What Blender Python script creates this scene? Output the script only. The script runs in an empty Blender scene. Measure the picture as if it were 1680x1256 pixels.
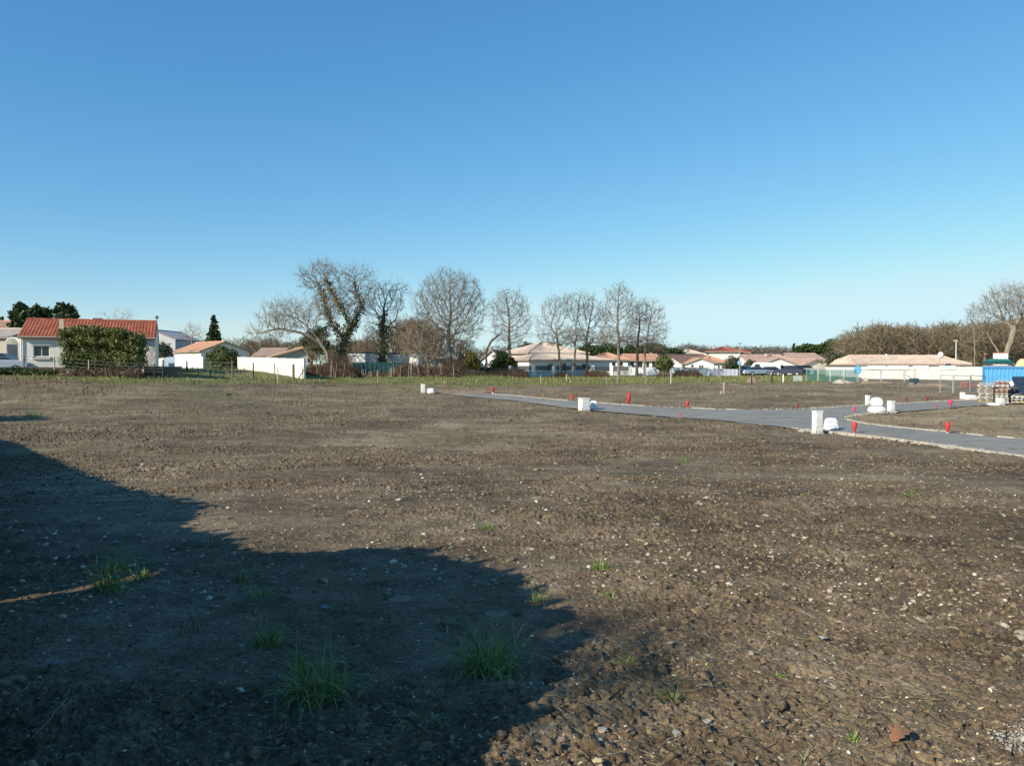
SOIL = ((.066, .0455, .0265), (.172, .124, .073), (.335, .252, .158))
DRY = ((.155, .111, .058), (.32, .244, .137), (.50, .398, .24))
ROADC = (.295, .28, .235)
AIR, DUST, OZ, SKYS, SUNS, EXPO = 1.0, 0.0, 8.0, .15, 4.9, 0.30
import bpy, math, random
import numpy as np
from mathutils import Vector, Matrix
C = bpy.context.scene.collection
rnd = random.Random(7)
F = 1250.0; HC = 1.75; TH = math.atan(31/F)
CT, ST = math.cos(TH), math.sin(TH)
SAZ, SEL = math.radians(48), math.radians(27)
SUN = (math.sin(SAZ), math.cos(SAZ)); TANE = math.tan(SEL)

# ---------------------------------------------------------------- terrain
def S(t, a, b):
    t = np.clip((np.asarray(t, float)-a)/(b-a), 0, 1); return t*t*(3-2*t)
def base_z(x, y):
    x = np.asarray(x, float); y = np.asarray(y, float)
    r = np.sqrt(x*x+y*y)
    z = -0.75*S(r, 5, 26)*(1-S(r, 48, 84))*S(y, -5, 5)
    lf = S(-x, 11, 31)*S(y, 32, 58)
    return z + 1.25*lf + .52*S(y, 54, 76)*S(-x, -4, 8)*(1-lf)
def bz(x, y): return float(base_z(x, y))
def pray(px, py):
    u = (px-840)/F; v = (628-py)/F
    return u, CT+v*ST, -ST+v*CT
def at(px, py, Y):
    a, b, c = pray(px, py); t = Y/b
    return Vector((a*t, Y, HC+c*t))
def X(px, Y): return at(px, 598, Y).x
def Z(py, Y): return at(840, py, Y).z
def hit(px, py):
    a, b, c = pray(px, py)
    lo = 1.0; t = lo
    while t < 4000:
        if HC+c*t < bz(a*t, b*t): break
        lo = t; t *= 1.02
    hi = t
    for _ in range(40):
        m = (lo+hi)/2
        if HC+c*m < bz(a*m, b*m): hi = m
        else: lo = m
    return Vector((a*hi, b*hi, bz(a*hi, b*hi)))
def proj(x, y, z):
    f = y*CT-(z-HC)*ST; v = y*ST+(z-HC)*CT
    f = np.maximum(f, 1e-3)
    return 840+F*x/f, 628-F*v/f

# ---------------------------------------------------------------- noise
def _h(ix, iy, seed):
    n = (ix*374761393 + iy*668265263 + seed*2147483647) & 0xffffffff
    n = ((n ^ (n >> 13))*1274126177) & 0xffffffff
    n = n ^ (n >> 16)
    return (n & 0xffff)/65535.0
def vnoise(x, y, wl, seed=0):
    x = np.asarray(x)/wl+1000.3; y = np.asarray(y)/wl+1000.7
    ix = np.floor(x).astype(np.int64); iy = np.floor(y).astype(np.int64)
    fx = x-ix; fy = y-iy
    ux = fx*fx*(3-2*fx); uy = fy*fy*(3-2*fy)
    a = _h(ix, iy, seed); b = _h(ix+1, iy, seed); c = _h(ix, iy+1, seed); d = _h(ix+1, iy+1, seed)
    return (a*(1-ux)+b*ux)*(1-uy)+(c*(1-ux)+d*ux)*uy*1.0

# ---------------------------------------------------------------- road outline (upper / lower edges)
RU = [(742,646),(800,646.5),(850,650),(900,655),(960,660),(1030,665),(1100,669),(1180,672.5),(1250,673),(1310,671.5),(1370,669),(1400,666.5),(1460,664),(1520,660),(1570,657.5),(1610,656),(1680,654),(1800,652)]
RL = [(742,648),(770,651),(840,657),(900,665),(960,673),(1030,679),(1100,685),(1180,690),(1250,698),(1310,705),(1340,708),(1400,714),(1450,720),(1520,729),(1600,740),(1680,751),(1900,778)]
IU = [(1384,687),(1392,684),(1405,682),(1420,680.5),(1480,676),(1540,671),(1600,666),(1680,662),(1800,658)]
IL = [(1384,688),(1392,690),(1405,692.5),(1420,696),(1450,700),(1500,705),(1550,709.5),(1600,715),(1680,722),(1900,742)]
GE = [(-400,618),(0,620),(110,622),(160,627),(280,630),(450,630),(560,628),(640,630),(840,633),(1000,631),(1100,629),(1300,629),(1340,628),(1400,617),(1420,600),(2200,600)]
def ip(P, x): return np.interp(x, [p[0] for p in P], [p[1] for p in P])
def road_mask(x, y):
    px, py = proj(x, y, base_z(x, y))
    w = 1.2
    m = S(py-ip(RU, px), -w, w)*S(ip(RL, px)-py, -w, w)*(px > 735)*(y > 3)
    isl = S(py-ip(IU, px), -w, w)*S(ip(IL, px)-py, -w, w)*(px > 1384)
    return m*(1-isl)
def grass_mask(x, y):
    px, py = proj(x, y, base_z(x, y))
    e = ip(GE, px)+(vnoise(x, y*.5, 1.6, 51)-.5)*3.4
    return S(e-py, -0.8, 0.8)*(y > 20)
def smooth_mask(x, y):
    return S(vnoise(x*.45, y*1.1, 2.6, 91)*.65+vnoise(x*.3, y*1.5, .9, 92)*.35, .50, .68)
def relief(x, y):
    """tilled-soil relief (metres)"""
    r = np.sqrt(x*x+y*y)
    n = (vnoise(x, y, 2.3, 1)-.5)*.09 + (vnoise(x, y, .8, 2)-.5)*.05
    c1 = vnoise(x, y, .30, 3); c2 = vnoise(x, y, .13, 4); c3 = vnoise(x, y, .062, 5); c4 = vnoise(x, y, .03, 6)
    patch = .45+.9*vnoise(x, y, 3.1, 9)
    c5 = vnoise(x, y, .017, 7); clod = np.abs(c1-.5)*.05+(c2-.35)*.030+np.abs(c3-.5)*.046+(c4-.5)*.027+(c5-.5)*.014
    tr = np.abs(vnoise(x*.16+y*.05, y*1.0, .42, 94)-.5)     # long shallow machine marks
    n = n+clod*patch*(1-.72*smooth_mask(x, y))+(tr-.2)*.04*S(r, 5, 9)
    n = n*np.interp(r, [0, 10, 30, 60, 120], [1, 1.05, 1.2, 1.0, .35])
    gm = grass_mask(x, y)
    n = n*(1-.7*gm)
    m = road_mask(x, y)
    return n*(1-m*.95)-.03*m
def gz(x, y): return float(base_z(x, y)+relief(np.array([x*1.0]), np.array([y*1.0]))[0])

# ---------------------------------------------------------------- materials
MATS = {}
class NT:
    def __init__(s, name):
        s.m = bpy.data.materials.new(name); s.m.use_nodes = True
        s.t = s.m.node_tree; s.b = s.t.nodes['Principled BSDF']; s.out = s.t.nodes['Material Output']
        s.b.inputs['Specular IOR Level'].default_value = .3
    def n(s, typ, **kw):
        o = s.t.nodes.new(typ)
        for k, v in kw.items():
            if k.startswith('i_'):
                key = k[2:]; key = int(key) if key.isdigit() else key.replace('_', ' ')
                o.inputs[key].default_value = v
            else: setattr(o, k, v)
        return o
    def l(s, a, b): s.t.links.new(a, b)
    def co(s): return s.n('ShaderNodeTexCoord').outputs['Object']
    def noise(s, scale, detail=4, rough=.6, vec=None, dist=0):
        o = s.n('ShaderNodeTexNoise', i_Scale=scale, i_Detail=detail, i_Roughness=rough, i_Distortion=dist)
        s.l(vec if vec is not None else s.co(), o.inputs['Vector']); return o.outputs[0]
    def ramp(s, fac, stops):
        o = s.n('ShaderNodeValToRGB'); e = o.color_ramp.elements
        while len(e) < len(stops): e.new(.5)
        for el, (p, c) in zip(e, stops):
            el.position = p; el.color = (*c, 1) if len(c) == 3 else c
        s.l(fac, o.inputs[0]); return o.outputs[0]
    def mix(s, fac, a, b, typ='MIX'):
        o = s.n('ShaderNodeMix', data_type='RGBA', blend_type=typ)
        for v, i in ((fac, 0), (a, 6), (b, 7)):
            if isinstance(v, bpy.types.NodeSocket): s.l(v, o.inputs[i])
            elif isinstance(v, (int, float)): o.inputs[i].default_value = v
            else: o.inputs[i].default_value = (*v, 1)
        return o.outputs[2]
    def bump(s, h, st, dist=.02):
        o = s.n('ShaderNodeBump', i_Strength=st, i_Distance=dist); s.l(h, o.inputs['Height'])
        s.l(o.outputs[0], s.b.inputs['Normal'])
    def col(s, c):
        if isinstance(c, bpy.types.NodeSocket): s.l(c, s.b.inputs['Base Color'])
        else: s.b.inputs['Base Color'].default_value = (*c, 1)
    def set(s, rough=None, metal=None, spec=None):
        if rough is not None: s.b.inputs['Roughness'].default_value = rough
        if metal is not None: s.b.inputs['Metallic'].default_value = metal
        if spec is not None: s.b.inputs['Specular IOR Level'].default_value = spec
    def attr(s, name): return s.n('ShaderNodeAttribute', attribute_name=name).outputs['Fac']
    def math(s, op, a, b=0.0):
        o = s.n('ShaderNodeMath', operation=op)
        for v, i in ((a, 0), (b, 1)):
            if isinstance(v, bpy.types.NodeSocket): s.l(v, o.inputs[i])
            else: o.inputs[i].default_value = v
        return o.outputs[0]
def dk(c, k): return tuple(v*k for v in c)
def plain(name, c, rough=.8, var=.15, scale=3, metal=0, spec=.3, bump=0):
    """paint / plaster: base colour with mottling and slight dirt"""
    if name in MATS: return MATS[name]
    s = NT(name); n = s.noise(scale, 5, .65)
    s.col(s.ramp(n, [(.25, dk(c, 1-var*1.4)), (.5, c), (.75, tuple(min(v*(1+var*.5), .92) for v in c))]))
    if bump: s.bump(s.noise(scale*12, 3), bump)
    s.set(rough, metal, spec); MATS[name] = s.m; return s.m
def leafmat(name, stops, rough=.55):
    if name in MATS: return MATS[name]
    s = NT(name); g = s.n('ShaderNodeNewGeometry').outputs['Random Per Island']
    c = s.ramp(g, stops); n = s.noise(.8, 2)
    s.col(s.mix(s.ramp(n, [(.35, (0, 0, 0)), (.65, (1, 1, 1))]), s.mix(1, c, (.62, .66, .6), 'MULTIPLY'), c))
    s.set(rough, 0, .3)
    MATS[name] = s.m; return s.m
def tilemat(name, c, var=.3):
    if name in MATS: return MATS[name]
    s = NT(name); v = s.n('ShaderNodeTexVoronoi', i_Scale=3.6); s.l(s.co(), v.inputs['Vector'])
    n = s.noise(.9, 5, .7)
    a = s.mix(s.ramp(v.outputs['Color'], [(0, (0, 0, 0)), (1, (1, 1, 1))]), dk(c, 1-var), tuple(min(1, q*(1+var*.5)) for q in c))
    s.col(s.mix(s.ramp(n, [(.45, (0, 0, 0)), (.75, (.7, .7, .7))]), a, dk(c, .45)))
    s.set(.85); MATS[name] = s.m; return s.m

stucco = plain('warm_white_render', (.80, .75, .66), .9, .10, 1.5, bump=.15)
stucco_w = plain('white_render', (.82, .81, .79), .9, .07, 1.2, bump=.15)
stucco_g = plain('grey_render', (.52, .53, .53), .9, .10, 1.2)
tile_red = tilemat('red_canal_tiles', (.38, .112, .058), .4)
tile_org = tilemat('orange_tiles', (.60, .33, .20), .2)
tile_bge = tilemat('beige_pink_tiles', (.66, .52, .40), .18)
tile_pch = tilemat('peach_tiles', (.72, .55, .41), .15)
tile_brn = tilemat('brown_tiles', (.26, .17, .13), .25)
tile_pnk = tilemat('pink_brown_tiles', (.50, .34, .255), .25)
glass = plain('dark_window_glass', (.03, .035, .045), .12, .1, 2, spec=.6)
frame_w = plain('white_frame', (.78, .78, .76), .5, .05)
frame_d = plain('charcoal_frame', (.05, .055, .065), .5, .1)
fascia_trim = plain('fascia_paint', (.40, .33, .27), .8, .15)  # plain brown paint for fascias and gutter
metal_g = plain('galvanised_steel', (.42, .45, .46), .45, .15, 6, metal=.5)
wood = plain('weathered_wood', (.20, .15, .105), .9, .3, 8, bump=.3)
wood_pale = plain('pale_wood', (.50, .43, .33), .9, .2, 8)
wood_dark = plain('dark_wood', (.06, .042, .03), .9, .2, 8)
conc = plain('concrete', (.42, .40, .37), .9, .15, 4, bump=.2)
s = NT('white_moulded_plastic'); sz_ = s.n('ShaderNodeSeparateXYZ'); s.l(s.co(), sz_.inputs[0]); n_ = s.noise(7, 5, .75)
f_ = s.math('SUBTRACT', s.math('MULTIPLY', n_, 1.1), s.math('MULTIPLY', sz_.outputs[2], 1.9))
s.col(s.mix(s.ramp(f_, [(.22, (0, 0, 0)), (.55, (.75, .75, .75))]), s.ramp(s.noise(3, 3), [(.3, (.70, .69, .65)), (.7, (.82, .81, .77))]), (.36, .29, .20))); s.set(.5); plastic_w = s.m   # mud splashes near the foot
wrap_w = plain('white_plastic_wrap', (.84, .84, .82), .35, .05, 4, bump=.2)
red_p = plain('red_plastic', (.52, .05, .045), .6, .3, 14)
pink_p = plain('faded_pink_plastic', (.62, .06, .12), .5, .12, 6)
blue_p = plain('blue_painted_steel', (.09, .34, .62), .5, .18, 2.5, bump=.1)
tyre = plain('black_rubber', (.02, .02, .022), .8)
# ---------------------------------------------------------------- object helpers
def tag(o, label=None, cat=None, group=None, kind=None):
    for k, v in (('label', label), ('category', cat), ('group', group), ('kind', kind)):
        if v: o[k] = v
    return o
def thing(name, label, cat, loc, rz=0, group=None):
    o = bpy.data.objects.new(name, None); C.objects.link(o)
    o.location = loc; o.rotation_euler = (0, 0, rz); o.empty_display_size = .2
    return tag(o, label, cat, group)
def link(name, me, mat, parent=None, loc=None):
    o = bpy.data.objects.new(name, me); C.objects.link(o)
    if mat is not None: me.materials.append(mat)
    if parent is not None: o.parent = parent
    if loc is not None: o.location = loc
    return o
def npmesh(name, V, Q, smooth=False):
    V = np.ascontiguousarray(V, np.float32); Q = np.ascontiguousarray(Q, np.int32)
    me = bpy.data.meshes.new(name); k = Q.shape[1]
    me.vertices.add(len(V)); me.vertices.foreach_set('co', V.ravel())
    me.loops.add(Q.size); me.loops.foreach_set('vertex_index', Q.ravel())
    me.polygons.add(len(Q)); me.polygons.foreach_set('loop_start', np.arange(0, Q.size, k, dtype=np.int32))
    me.polygons.foreach_set('use_smooth', np.full(len(Q), smooth, bool))
    me.update(calc_edges=True); me.validate(); return me
class MB:
    def __init__(s): s.v = []; s.f = []
    def add(s, vs, fs):
        b = len(s.v); s.v += [tuple(v) for v in vs]; s.f += [tuple(i+b for i in f) for f in fs]; return s
    def box(s, x0, y0, z0, x1, y1, z1, M=None):
        vs = [Vector(p) for p in ((x0,y0,z0),(x1,y0,z0),(x1,y1,z0),(x0,y1,z0),(x0,y0,z1),(x1,y0,z1),(x1,y1,z1),(x0,y1,z1))]
        if M: vs = [M @ v for v in vs]
        return s.add(vs, [(3,2,1,0),(4,5,6,7),(0,1,5,4),(1,2,6,5),(2,3,7,6),(3,0,4,7)])
    def tube(s, p0, p1, r0, r1=None, n=8, cap=True):
        r1 = r0 if r1 is None else r1
        p0 = Vector(p0); p1 = Vector(p1); d = (p1-p0).normalized()
        a = d.cross(Vector((0,0,1)) if abs(d.z) < .9 else Vector((1,0,0))).normalized(); b = d.cross(a)
        vs = []
        for p, r in ((p0, r0), (p1, r1)):
            for i in range(n):
                t = 2*math.pi*i/n; vs.append(p+a*math.cos(t)*r+b*math.sin(t)*r)
        fs = [((i+1) % n, i, n+i, n+(i+1) % n) for i in range(n)]
        if cap: fs += [tuple(range(n)), tuple(reversed(range(n, 2*n)))]
        return s.add(vs, fs)
    def lathe(s, prof, n=16, M=None, sx=1, sy=1):
        vs = [Vector((r*sx*math.cos(2*math.pi*i/n), r*sy*math.sin(2*math.pi*i/n), z)) for r, z in prof for i in range(n)]
        if M: vs = [M @ v for v in vs]
        fs = [(k*n+i, k*n+(i+1) % n, (k+1)*n+(i+1) % n, (k+1)*n+i) for k in range(len(prof)-1) for i in range(n)]
        fs += [tuple(reversed(range(n))), tuple(range((len(prof)-1)*n, len(prof)*n))]
        return s.add(vs, fs)
    def prism(s, poly, y0, y1):
        """poly in x,z extruded along y"""
        n = len(poly); vs = [(x, y0, z) for x, z in poly]+[(x, y1, z) for x, z in poly]
        return s.add(vs, [tuple(range(n)), tuple(reversed(range(n, 2*n)))]+[((i+1) % n, i, n+i, n+(i+1) % n) for i in range(n)])
    def build(s, name, mat, parent=None, smooth=False, bevel=0, loc=None):
        me = bpy.data.meshes.new(name); me.from_pydata(s.v, [], s.f); me.update()
        if smooth: me.polygons.foreach_set('use_smooth', [True]*len(me.polygons))
        o = link(name, me, mat, parent, loc)
        if bevel:
            b = o.modifiers.new('bevel', 'BEVEL'); b.width = bevel; b.segments = 2; b.limit_method = 'ANGLE'
        return o
def copy_tree(o, parent=None):
    c = o.copy(); C.objects.link(c)
    if parent is not None: c.parent = parent
    for ch in list(o.children): copy_tree(ch, c)
    return c

# ---------------------------------------------------------------- leaf cards, tubes, lumps (numpy)
def cards(P, size, rs, aspect=1.6, droop=0, bend=True):
    """one small folded leaf (two quads) per point"""
    n = len(P); d = rs.normal(size=(n, 3)); d[:, 2] -= droop; d /= np.linalg.norm(d, axis=1)[:, None]
    e = np.cross(d, rs.normal(size=(n, 3))); e /= np.linalg.norm(e, axis=1)[:, None]
    f = np.cross(d, e)
    s = (size*rs.uniform(.6, 1.4, n))[:, None]
    a = P-d*s*aspect*.5; b = P+d*s*aspect*.5
    V = np.stack([a, P+e*s*.5+f*s*.15, b, P-e*s*.5+f*s*.15], 1).reshape(-1, 3)
    return V, np.arange(n*4).reshape(n, 4)
def tubes(P0, P1, R0, R1, n=3):
    P0 = np.asarray(P0, float); P1 = np.asarray(P1, float); R0 = np.asarray(R0, float); R1 = np.asarray(R1, float)
    d = P1-P0; L = np.linalg.norm(d, axis=1)[:, None]; d = d/np.maximum(L, 1e-6)
    P1 = P1+d*np.minimum(R1[:, None]*.5, L*.3)
    up = np.where(np.abs(d[:, 2:3]) < .9, np.array([[0, 0, 1.]]), np.array([[1., 0, 0]]))
    a = np.cross(d, up); a /= np.linalg.norm(a, axis=1)[:, None]; b = np.cross(d, a)
    V = []
    for P, R in ((P0, R0), (P1, R1)):
        for i in range(n):
            t = 2*math.pi*i/n; V.append(P+(a*math.cos(t)+b*math.sin(t))*R[:, None])
    V = np.stack(V, 1).reshape(-1, 3); m = len(P0); base = (np.arange(m)*2*n)[:, None]
    Q = np.concatenate([base+np.array([[(i+1) % n, i, n+i, n+(i+1) % n]]) for i in range(n)], 0)
    return V, Q
def merge(parts):
    Vs, Qs, o = [], [], 0
    for V, Q in parts:
        Vs.append(V); Qs.append(Q+o); o += len(V)
    return np.concatenate(Vs), np.concatenate(Qs)
ICO_V = np.array([(0,0,-1),(.724,-.526,-.447),(-.276,-.851,-.447),(-.894,0,-.447),(-.276,.851,-.447),(.724,.526,-.447),(.276,-.851,.447),(-.724,-.526,.447),(-.724,.526,.447),(.276,.851,.447),(.894,0,.447),(0,0,1)])
ICO_F = np.array([(0,1,2),(1,0,5),(0,2,3),(0,3,4),(0,4,5),(1,5,10),(2,1,6),(3,2,7),(4,3,8),(5,4,9),(1,10,6),(2,6,7),(3,7,8),(4,8,9),(5,9,10),(6,10,11),(7,6,11),(8,7,11),(9,8,11),(10,9,11)])
def subdiv(V, Fc):
    V = [tuple(v) for v in V]; cache = {}; out = []
    def mid(a, b):
        k = (min(a, b), max(a, b))
        if k not in cache:
            m = np.array(V[a])+np.array(V[b]); m = m/np.linalg.norm(m); cache[k] = len(V); V.append(tuple(m))
        return cache[k]
    for a, b, c in Fc:
        x, y, z = mid(a, b), mid(b, c), mid(c, a); out += [(a, x, z), (b, y, x), (c, z, y), (x, y, z)]
    return np.array(V), np.array(out)
ICO2 = subdiv(ICO_V, ICO_F)
def lumps(P, sz, rs, geo=(ICO_V, ICO_F), jit=.28, flat=.65):
    V0, F0 = geo; n = len(P); k = len(V0)
    a = rs.uniform(0, 6.283, n); ca, sa = np.cos(a)[:, None], np.sin(a)[:, None]
    sc = np.stack([rs.uniform(.7, 1.35, n), rs.uniform(.7, 1.35, n), flat*rs.uniform(.7, 1.25, n)], 1)
    V = V0[None]*sc[:, None, :]*(1+rs.uniform(-jit, jit, (n, k, 1)))*np.asarray(sz)[:, None, None]
    t = rs.uniform(-.6, .6, (n, 1)); y2 = V[..., 1]*np.cos(t)-V[..., 2]*np.sin(t); z2 = V[..., 1]*np.sin(t)+V[..., 2]*np.cos(t)
    x3 = V[..., 0]*ca-y2*sa; y3 = V[..., 0]*sa+y2*ca
    V = np.stack([x3, y3, z2], 2)+P[:, None, :]
    return V.reshape(-1, 3), (F0[None]+(np.arange(n)*k)[:, None, None]).reshape(-1, 3)
def ribbons(P, D, L, W, rs, seg=4, curl=.8):
    """tapering curved blades; D = lean direction (n,2)"""
    n = len(P); rows = []
    side = np.stack([-D[:, 1], D[:, 0], np.zeros(n)], 1); side /= np.linalg.norm(side, axis=1)[:, None]+1e-9
    tw = rs.uniform(-1, 1, n)[:, None]; side = side*np.cos(tw)+np.stack([D[:, 0], D[:, 1], np.zeros(n)], 1)*np.sin(tw)
    lean = np.linalg.norm(D, axis=1); dd = D/(lean[:, None]+1e-9)
    ang0 = np.arctan(lean*.45); cur = P.copy()
    for i in range(seg+1):
        w = (W*(1-(i/seg)**1.5)+W*.06)[:, None]
        rows.append(cur-side*w*.5); rows.append(cur+side*w*.5)
        ang = ang0+curl*lean*((i+1)/seg)**1.3
        st = (L/seg)[:, None]
        cur = cur+np.concatenate([dd*np.sin(ang)[:, None], np.cos(ang)[:, None]], 1)*st
    V = np.stack(rows, 1).reshape(-1, 3); k = 2*(seg+1); b = (np.arange(n)*k)[:, None]
    Q = np.concatenate([b+np.array([[2*i, 2*i+1, 2*i+3, 2*i+2]]) for i in range(seg)], 0)
    return V, Q

# ---------------------------------------------------------------- bare trees by space colonisation
def colonize(seed, env, trunks, nattr, step=.4, kill=.6, iters=130, up=.12, wob=.22):
    rs = np.random.RandomState(seed)
    vol = np.array([e[3]*e[4]*e[5] for e in env]); cnt = np.maximum((nattr*vol/vol.sum()).astype(int), 20)
    A = []
    for e, c in zip(env, cnt):
        d = rs.normal(size=(c, 3)); d /= np.linalg.norm(d, axis=1)[:, None]
        A.append(np.array(e[:3])+d*(rs.uniform(0, 1, c)**(1/2.4))[:, None]*np.array(e[3:6]))
    A = np.concatenate(A); A = A[A[:, 2] > .8]
    N = []; par = []
    for tr in trunks:
        pts = [np.array(p, float) for p in tr['p']]; prev = tr.get('from', -1)
        if prev >= 0:
            prev = int(np.argmin([np.linalg.norm(q-pts[0]) for q in N]))
        else:
            N.append(pts[0]); par.append(-1); prev = len(N)-1
        for a, b in zip(pts[:-1], pts[1:]):
            k = max(1, int(np.linalg.norm(b-a)/step))
            for i in range(1, k+1):
                N.append(a+(b-a)*i/k+rs.normal(0, .03, 3)*(step/.4)); par.append(prev); prev = len(N)-1
    n0 = len(N); N = np.array(N)
    D = np.linalg.norm(A[:, None]-N[None], axis=2); near = D.argmin(1); dist = D.min(1)
    trunkmin = int(n0*.0)
    for it in range(iters):
        if len(A) == 0: break
        dv = A-N[near]; dv /= np.linalg.norm(dv, axis=1)[:, None]+1e-9
        acc = np.zeros((len(N), 3)); np.add.at(acc, near, dv)
        ids = np.unique(near)
        v = acc[ids]; v /= np.linalg.norm(v, axis=1)[:, None]+1e-9
        v += rs.normal(0, wob, v.shape); v[:, 2] += up; v /= np.linalg.norm(v, axis=1)[:, None]
        new = N[ids]+v*step*rs.uniform(.8, 1.2, (len(ids), 1))
        ok = np.array([np.min(np.sum((N-q)**2, 1)) for q in new]) > (.45*step)**2
        bad = ids[~ok]; new = new[ok]; ids = ids[ok]
        if len(bad):
            kp = ~(np.isin(near, bad) & (rs.uniform(0, 1, len(A)) < .5)); A = A[kp]; near = near[kp]; dist = dist[kp]
        if len(new) == 0 or len(A) == 0: continue
        base = len(N); N = np.concatenate([N, new]); par += list(ids)
        D = np.linalg.norm(A[:, None]-new[None], axis=2); j = D.argmin(1); dm = D.min(1)
        upd = dm < dist; near = np.where(upd, j+base, near); dist = np.minimum(dist, dm)
        keep = dist > kill; A = A[keep]; near = near[keep]; dist = dist[keep]
    par = np.array(par)
    return N, par, rs
def tree_geom(seed, env, trunks, nattr=900, step=.4, kill=.6, rtip=.014, expo=2.3, twig=.7, ntw=2, trunk_r=None, up=.12, wob=.22, tw_r=.011, sides=3):
    N, par, rs = colonize(seed, env, trunks, nattr, step, kill, up=up, wob=wob)
    n = len(N); acc = np.zeros(n)
    R = np.zeros(n)
    for i in range(n-1, -1, -1):
        R[i] = max(acc[i], rtip**expo); 
        if par[i] >= 0: acc[par[i]] += R[i]
    R = R**(1/expo)
    if trunk_r:
        k = math.log(trunk_r/rtip)/math.log(max(R.max()/rtip, 1.5)); R = rtip*(R/rtip)**k
    z0 = N[0][2]; R = R*(1+.5*np.exp(-(N[:, 2]-z0)/.35)*(R > .08))
    m = par >= 0; P0 = N[par[m]]; P1 = N[m]; R1 = R[m]; R0 = np.minimum(R[par[m]], R1*1.35)
    big = R1 > .045
    out = [tubes(P0[big], P1[big], R0[big], R1[big], 7)] if big.any() else []
    out.append(tubes(P0[~big], P1[~big], R0[~big], R1[~big], sides))
    # twigs
    thin = np.where(m & (R < .05))[0]
    if ntw and len(thin):
        idx = np.repeat(thin, ntw); d = N[idx]-N[par[idx]]; d /= np.linalg.norm(d, axis=1)[:, None]+1e-9
        v = d*.9+rs.normal(0, .62, d.shape); v[:, 2] += .35; v /= np.linalg.norm(v, axis=1)[:, None]
        L = twig*rs.uniform(.35, 1.2, len(idx))[:, None]
        a = N[idx]; b = a+v*L*.5; v2 = v+rs.normal(0, .25, v.shape); v2[:, 2] += .15; c = b+v2*L*.5
        o = np.ones(len(a))
        out.append(tubes(a, b, o*tw_r, o*tw_r*.85, 3)); out.append(tubes(b, c, o*tw_r*.85, o*tw_r*.5, 3))
        w = v+rs.normal(0, .7, v.shape); w[:, 2] += .2; w /= np.linalg.norm(w, axis=1)[:, None]
        out.append(tubes(b, b+w*L*.5, o*tw_r*.7, o*tw_r*.45, 3))
    V, Q = merge(out)
    return V, Q, N, par, R, rs

# ---------------------------------------------------------------- houses
def corr(a, b, c, d, amp=.045, pitch=.24, rows=4):
    """canal-tile slope: a-b eave, d-c ridge, real corrugation; returns V, Q with courses stepped"""
    a, b, c, d = [np.array(p, float) for p in (a, b, c, d)]
    W = np.linalg.norm(b-a); k = max(2, int(W/pitch)); sub = 5; nx = k*sub
    nrm = np.cross(b-a, (d+c-a-b)); nrm /= np.linalg.norm(nrm); 
    if nrm[2] < 0: nrm = -nrm
    u = np.linspace(0, 1, nx+1); V = []
    for j in range(rows+1):
        v = j/rows; e0 = a+(d-a)*v; e1 = b+(c-b)*v
        s = np.abs(np.sin(np.pi*u*k))*amp
        V.append(e0[None]+(e1-e0)[None]*u[:, None]+nrm[None]*(s[:, None]+.02))
    V = np.concatenate(V); m = nx+1
    Q = [(j*m+i, j*m+i+1, (j+1)*m+i+1, (j+1)*m+i) for j in range(rows) for i in range(nx)]
    return V, np.array(Q)
def slab(mb, a, b, c, d, t=.12):
    a, b, c, d = map(Vector, (a, b, c, d)); o = Vector((0, 0, t))
    mb.add([a-o, b-o, c-o, d-o, a, b, c, d], [(3,2,1,0),(4,5,6,7),(0,1,5,4),(1,2,6,5),(2,3,7,6),(3,0,4,7)])
def wallpanel(mb, p0, ux, W, z0, z1, ops, nrm, depth=.14, top=None):
    """vertical wall face with real openings. p0 corner, ux unit dir, ops (x0,x1,za,zb)"""
    xs = sorted({0, W, *[o[0] for o in ops], *[o[1] for o in ops]}); zs = sorted({z0, z1, *[o[2] for o in ops], *[o[3] for o in ops]})
    P = lambda x, z, d=0: (p0[0]+ux[0]*x-nrm[0]*d, p0[1]+ux[1]*x-nrm[1]*d, z)
    for i in range(len(xs)-1):
        for j in range(len(zs)-1):
            cx, cz = (xs[i]+xs[i+1])/2, (zs[j]+zs[j+1])/2
            if any(o[0] < cx < o[1] and o[2] < cz < o[3] for o in ops): continue
            mb.add([P(xs[i], zs[j]), P(xs[i+1], zs[j]), P(xs[i+1], zs[j+1]), P(xs[i], zs[j+1])], [(0,1,2,3)])
    for x0, x1, za, zb in ops:
        q = [(x0,za),(x1,za),(x1,zb),(x0,zb)]
        for k in range(4):
            (xa, a), (xb, b) = q[k], q[(k+1) % 4]
            mb.add([P(xa, a), P(xb, b), P(xb, b, depth), P(xa, a, depth)], [(0,1,2,3)])
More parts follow.
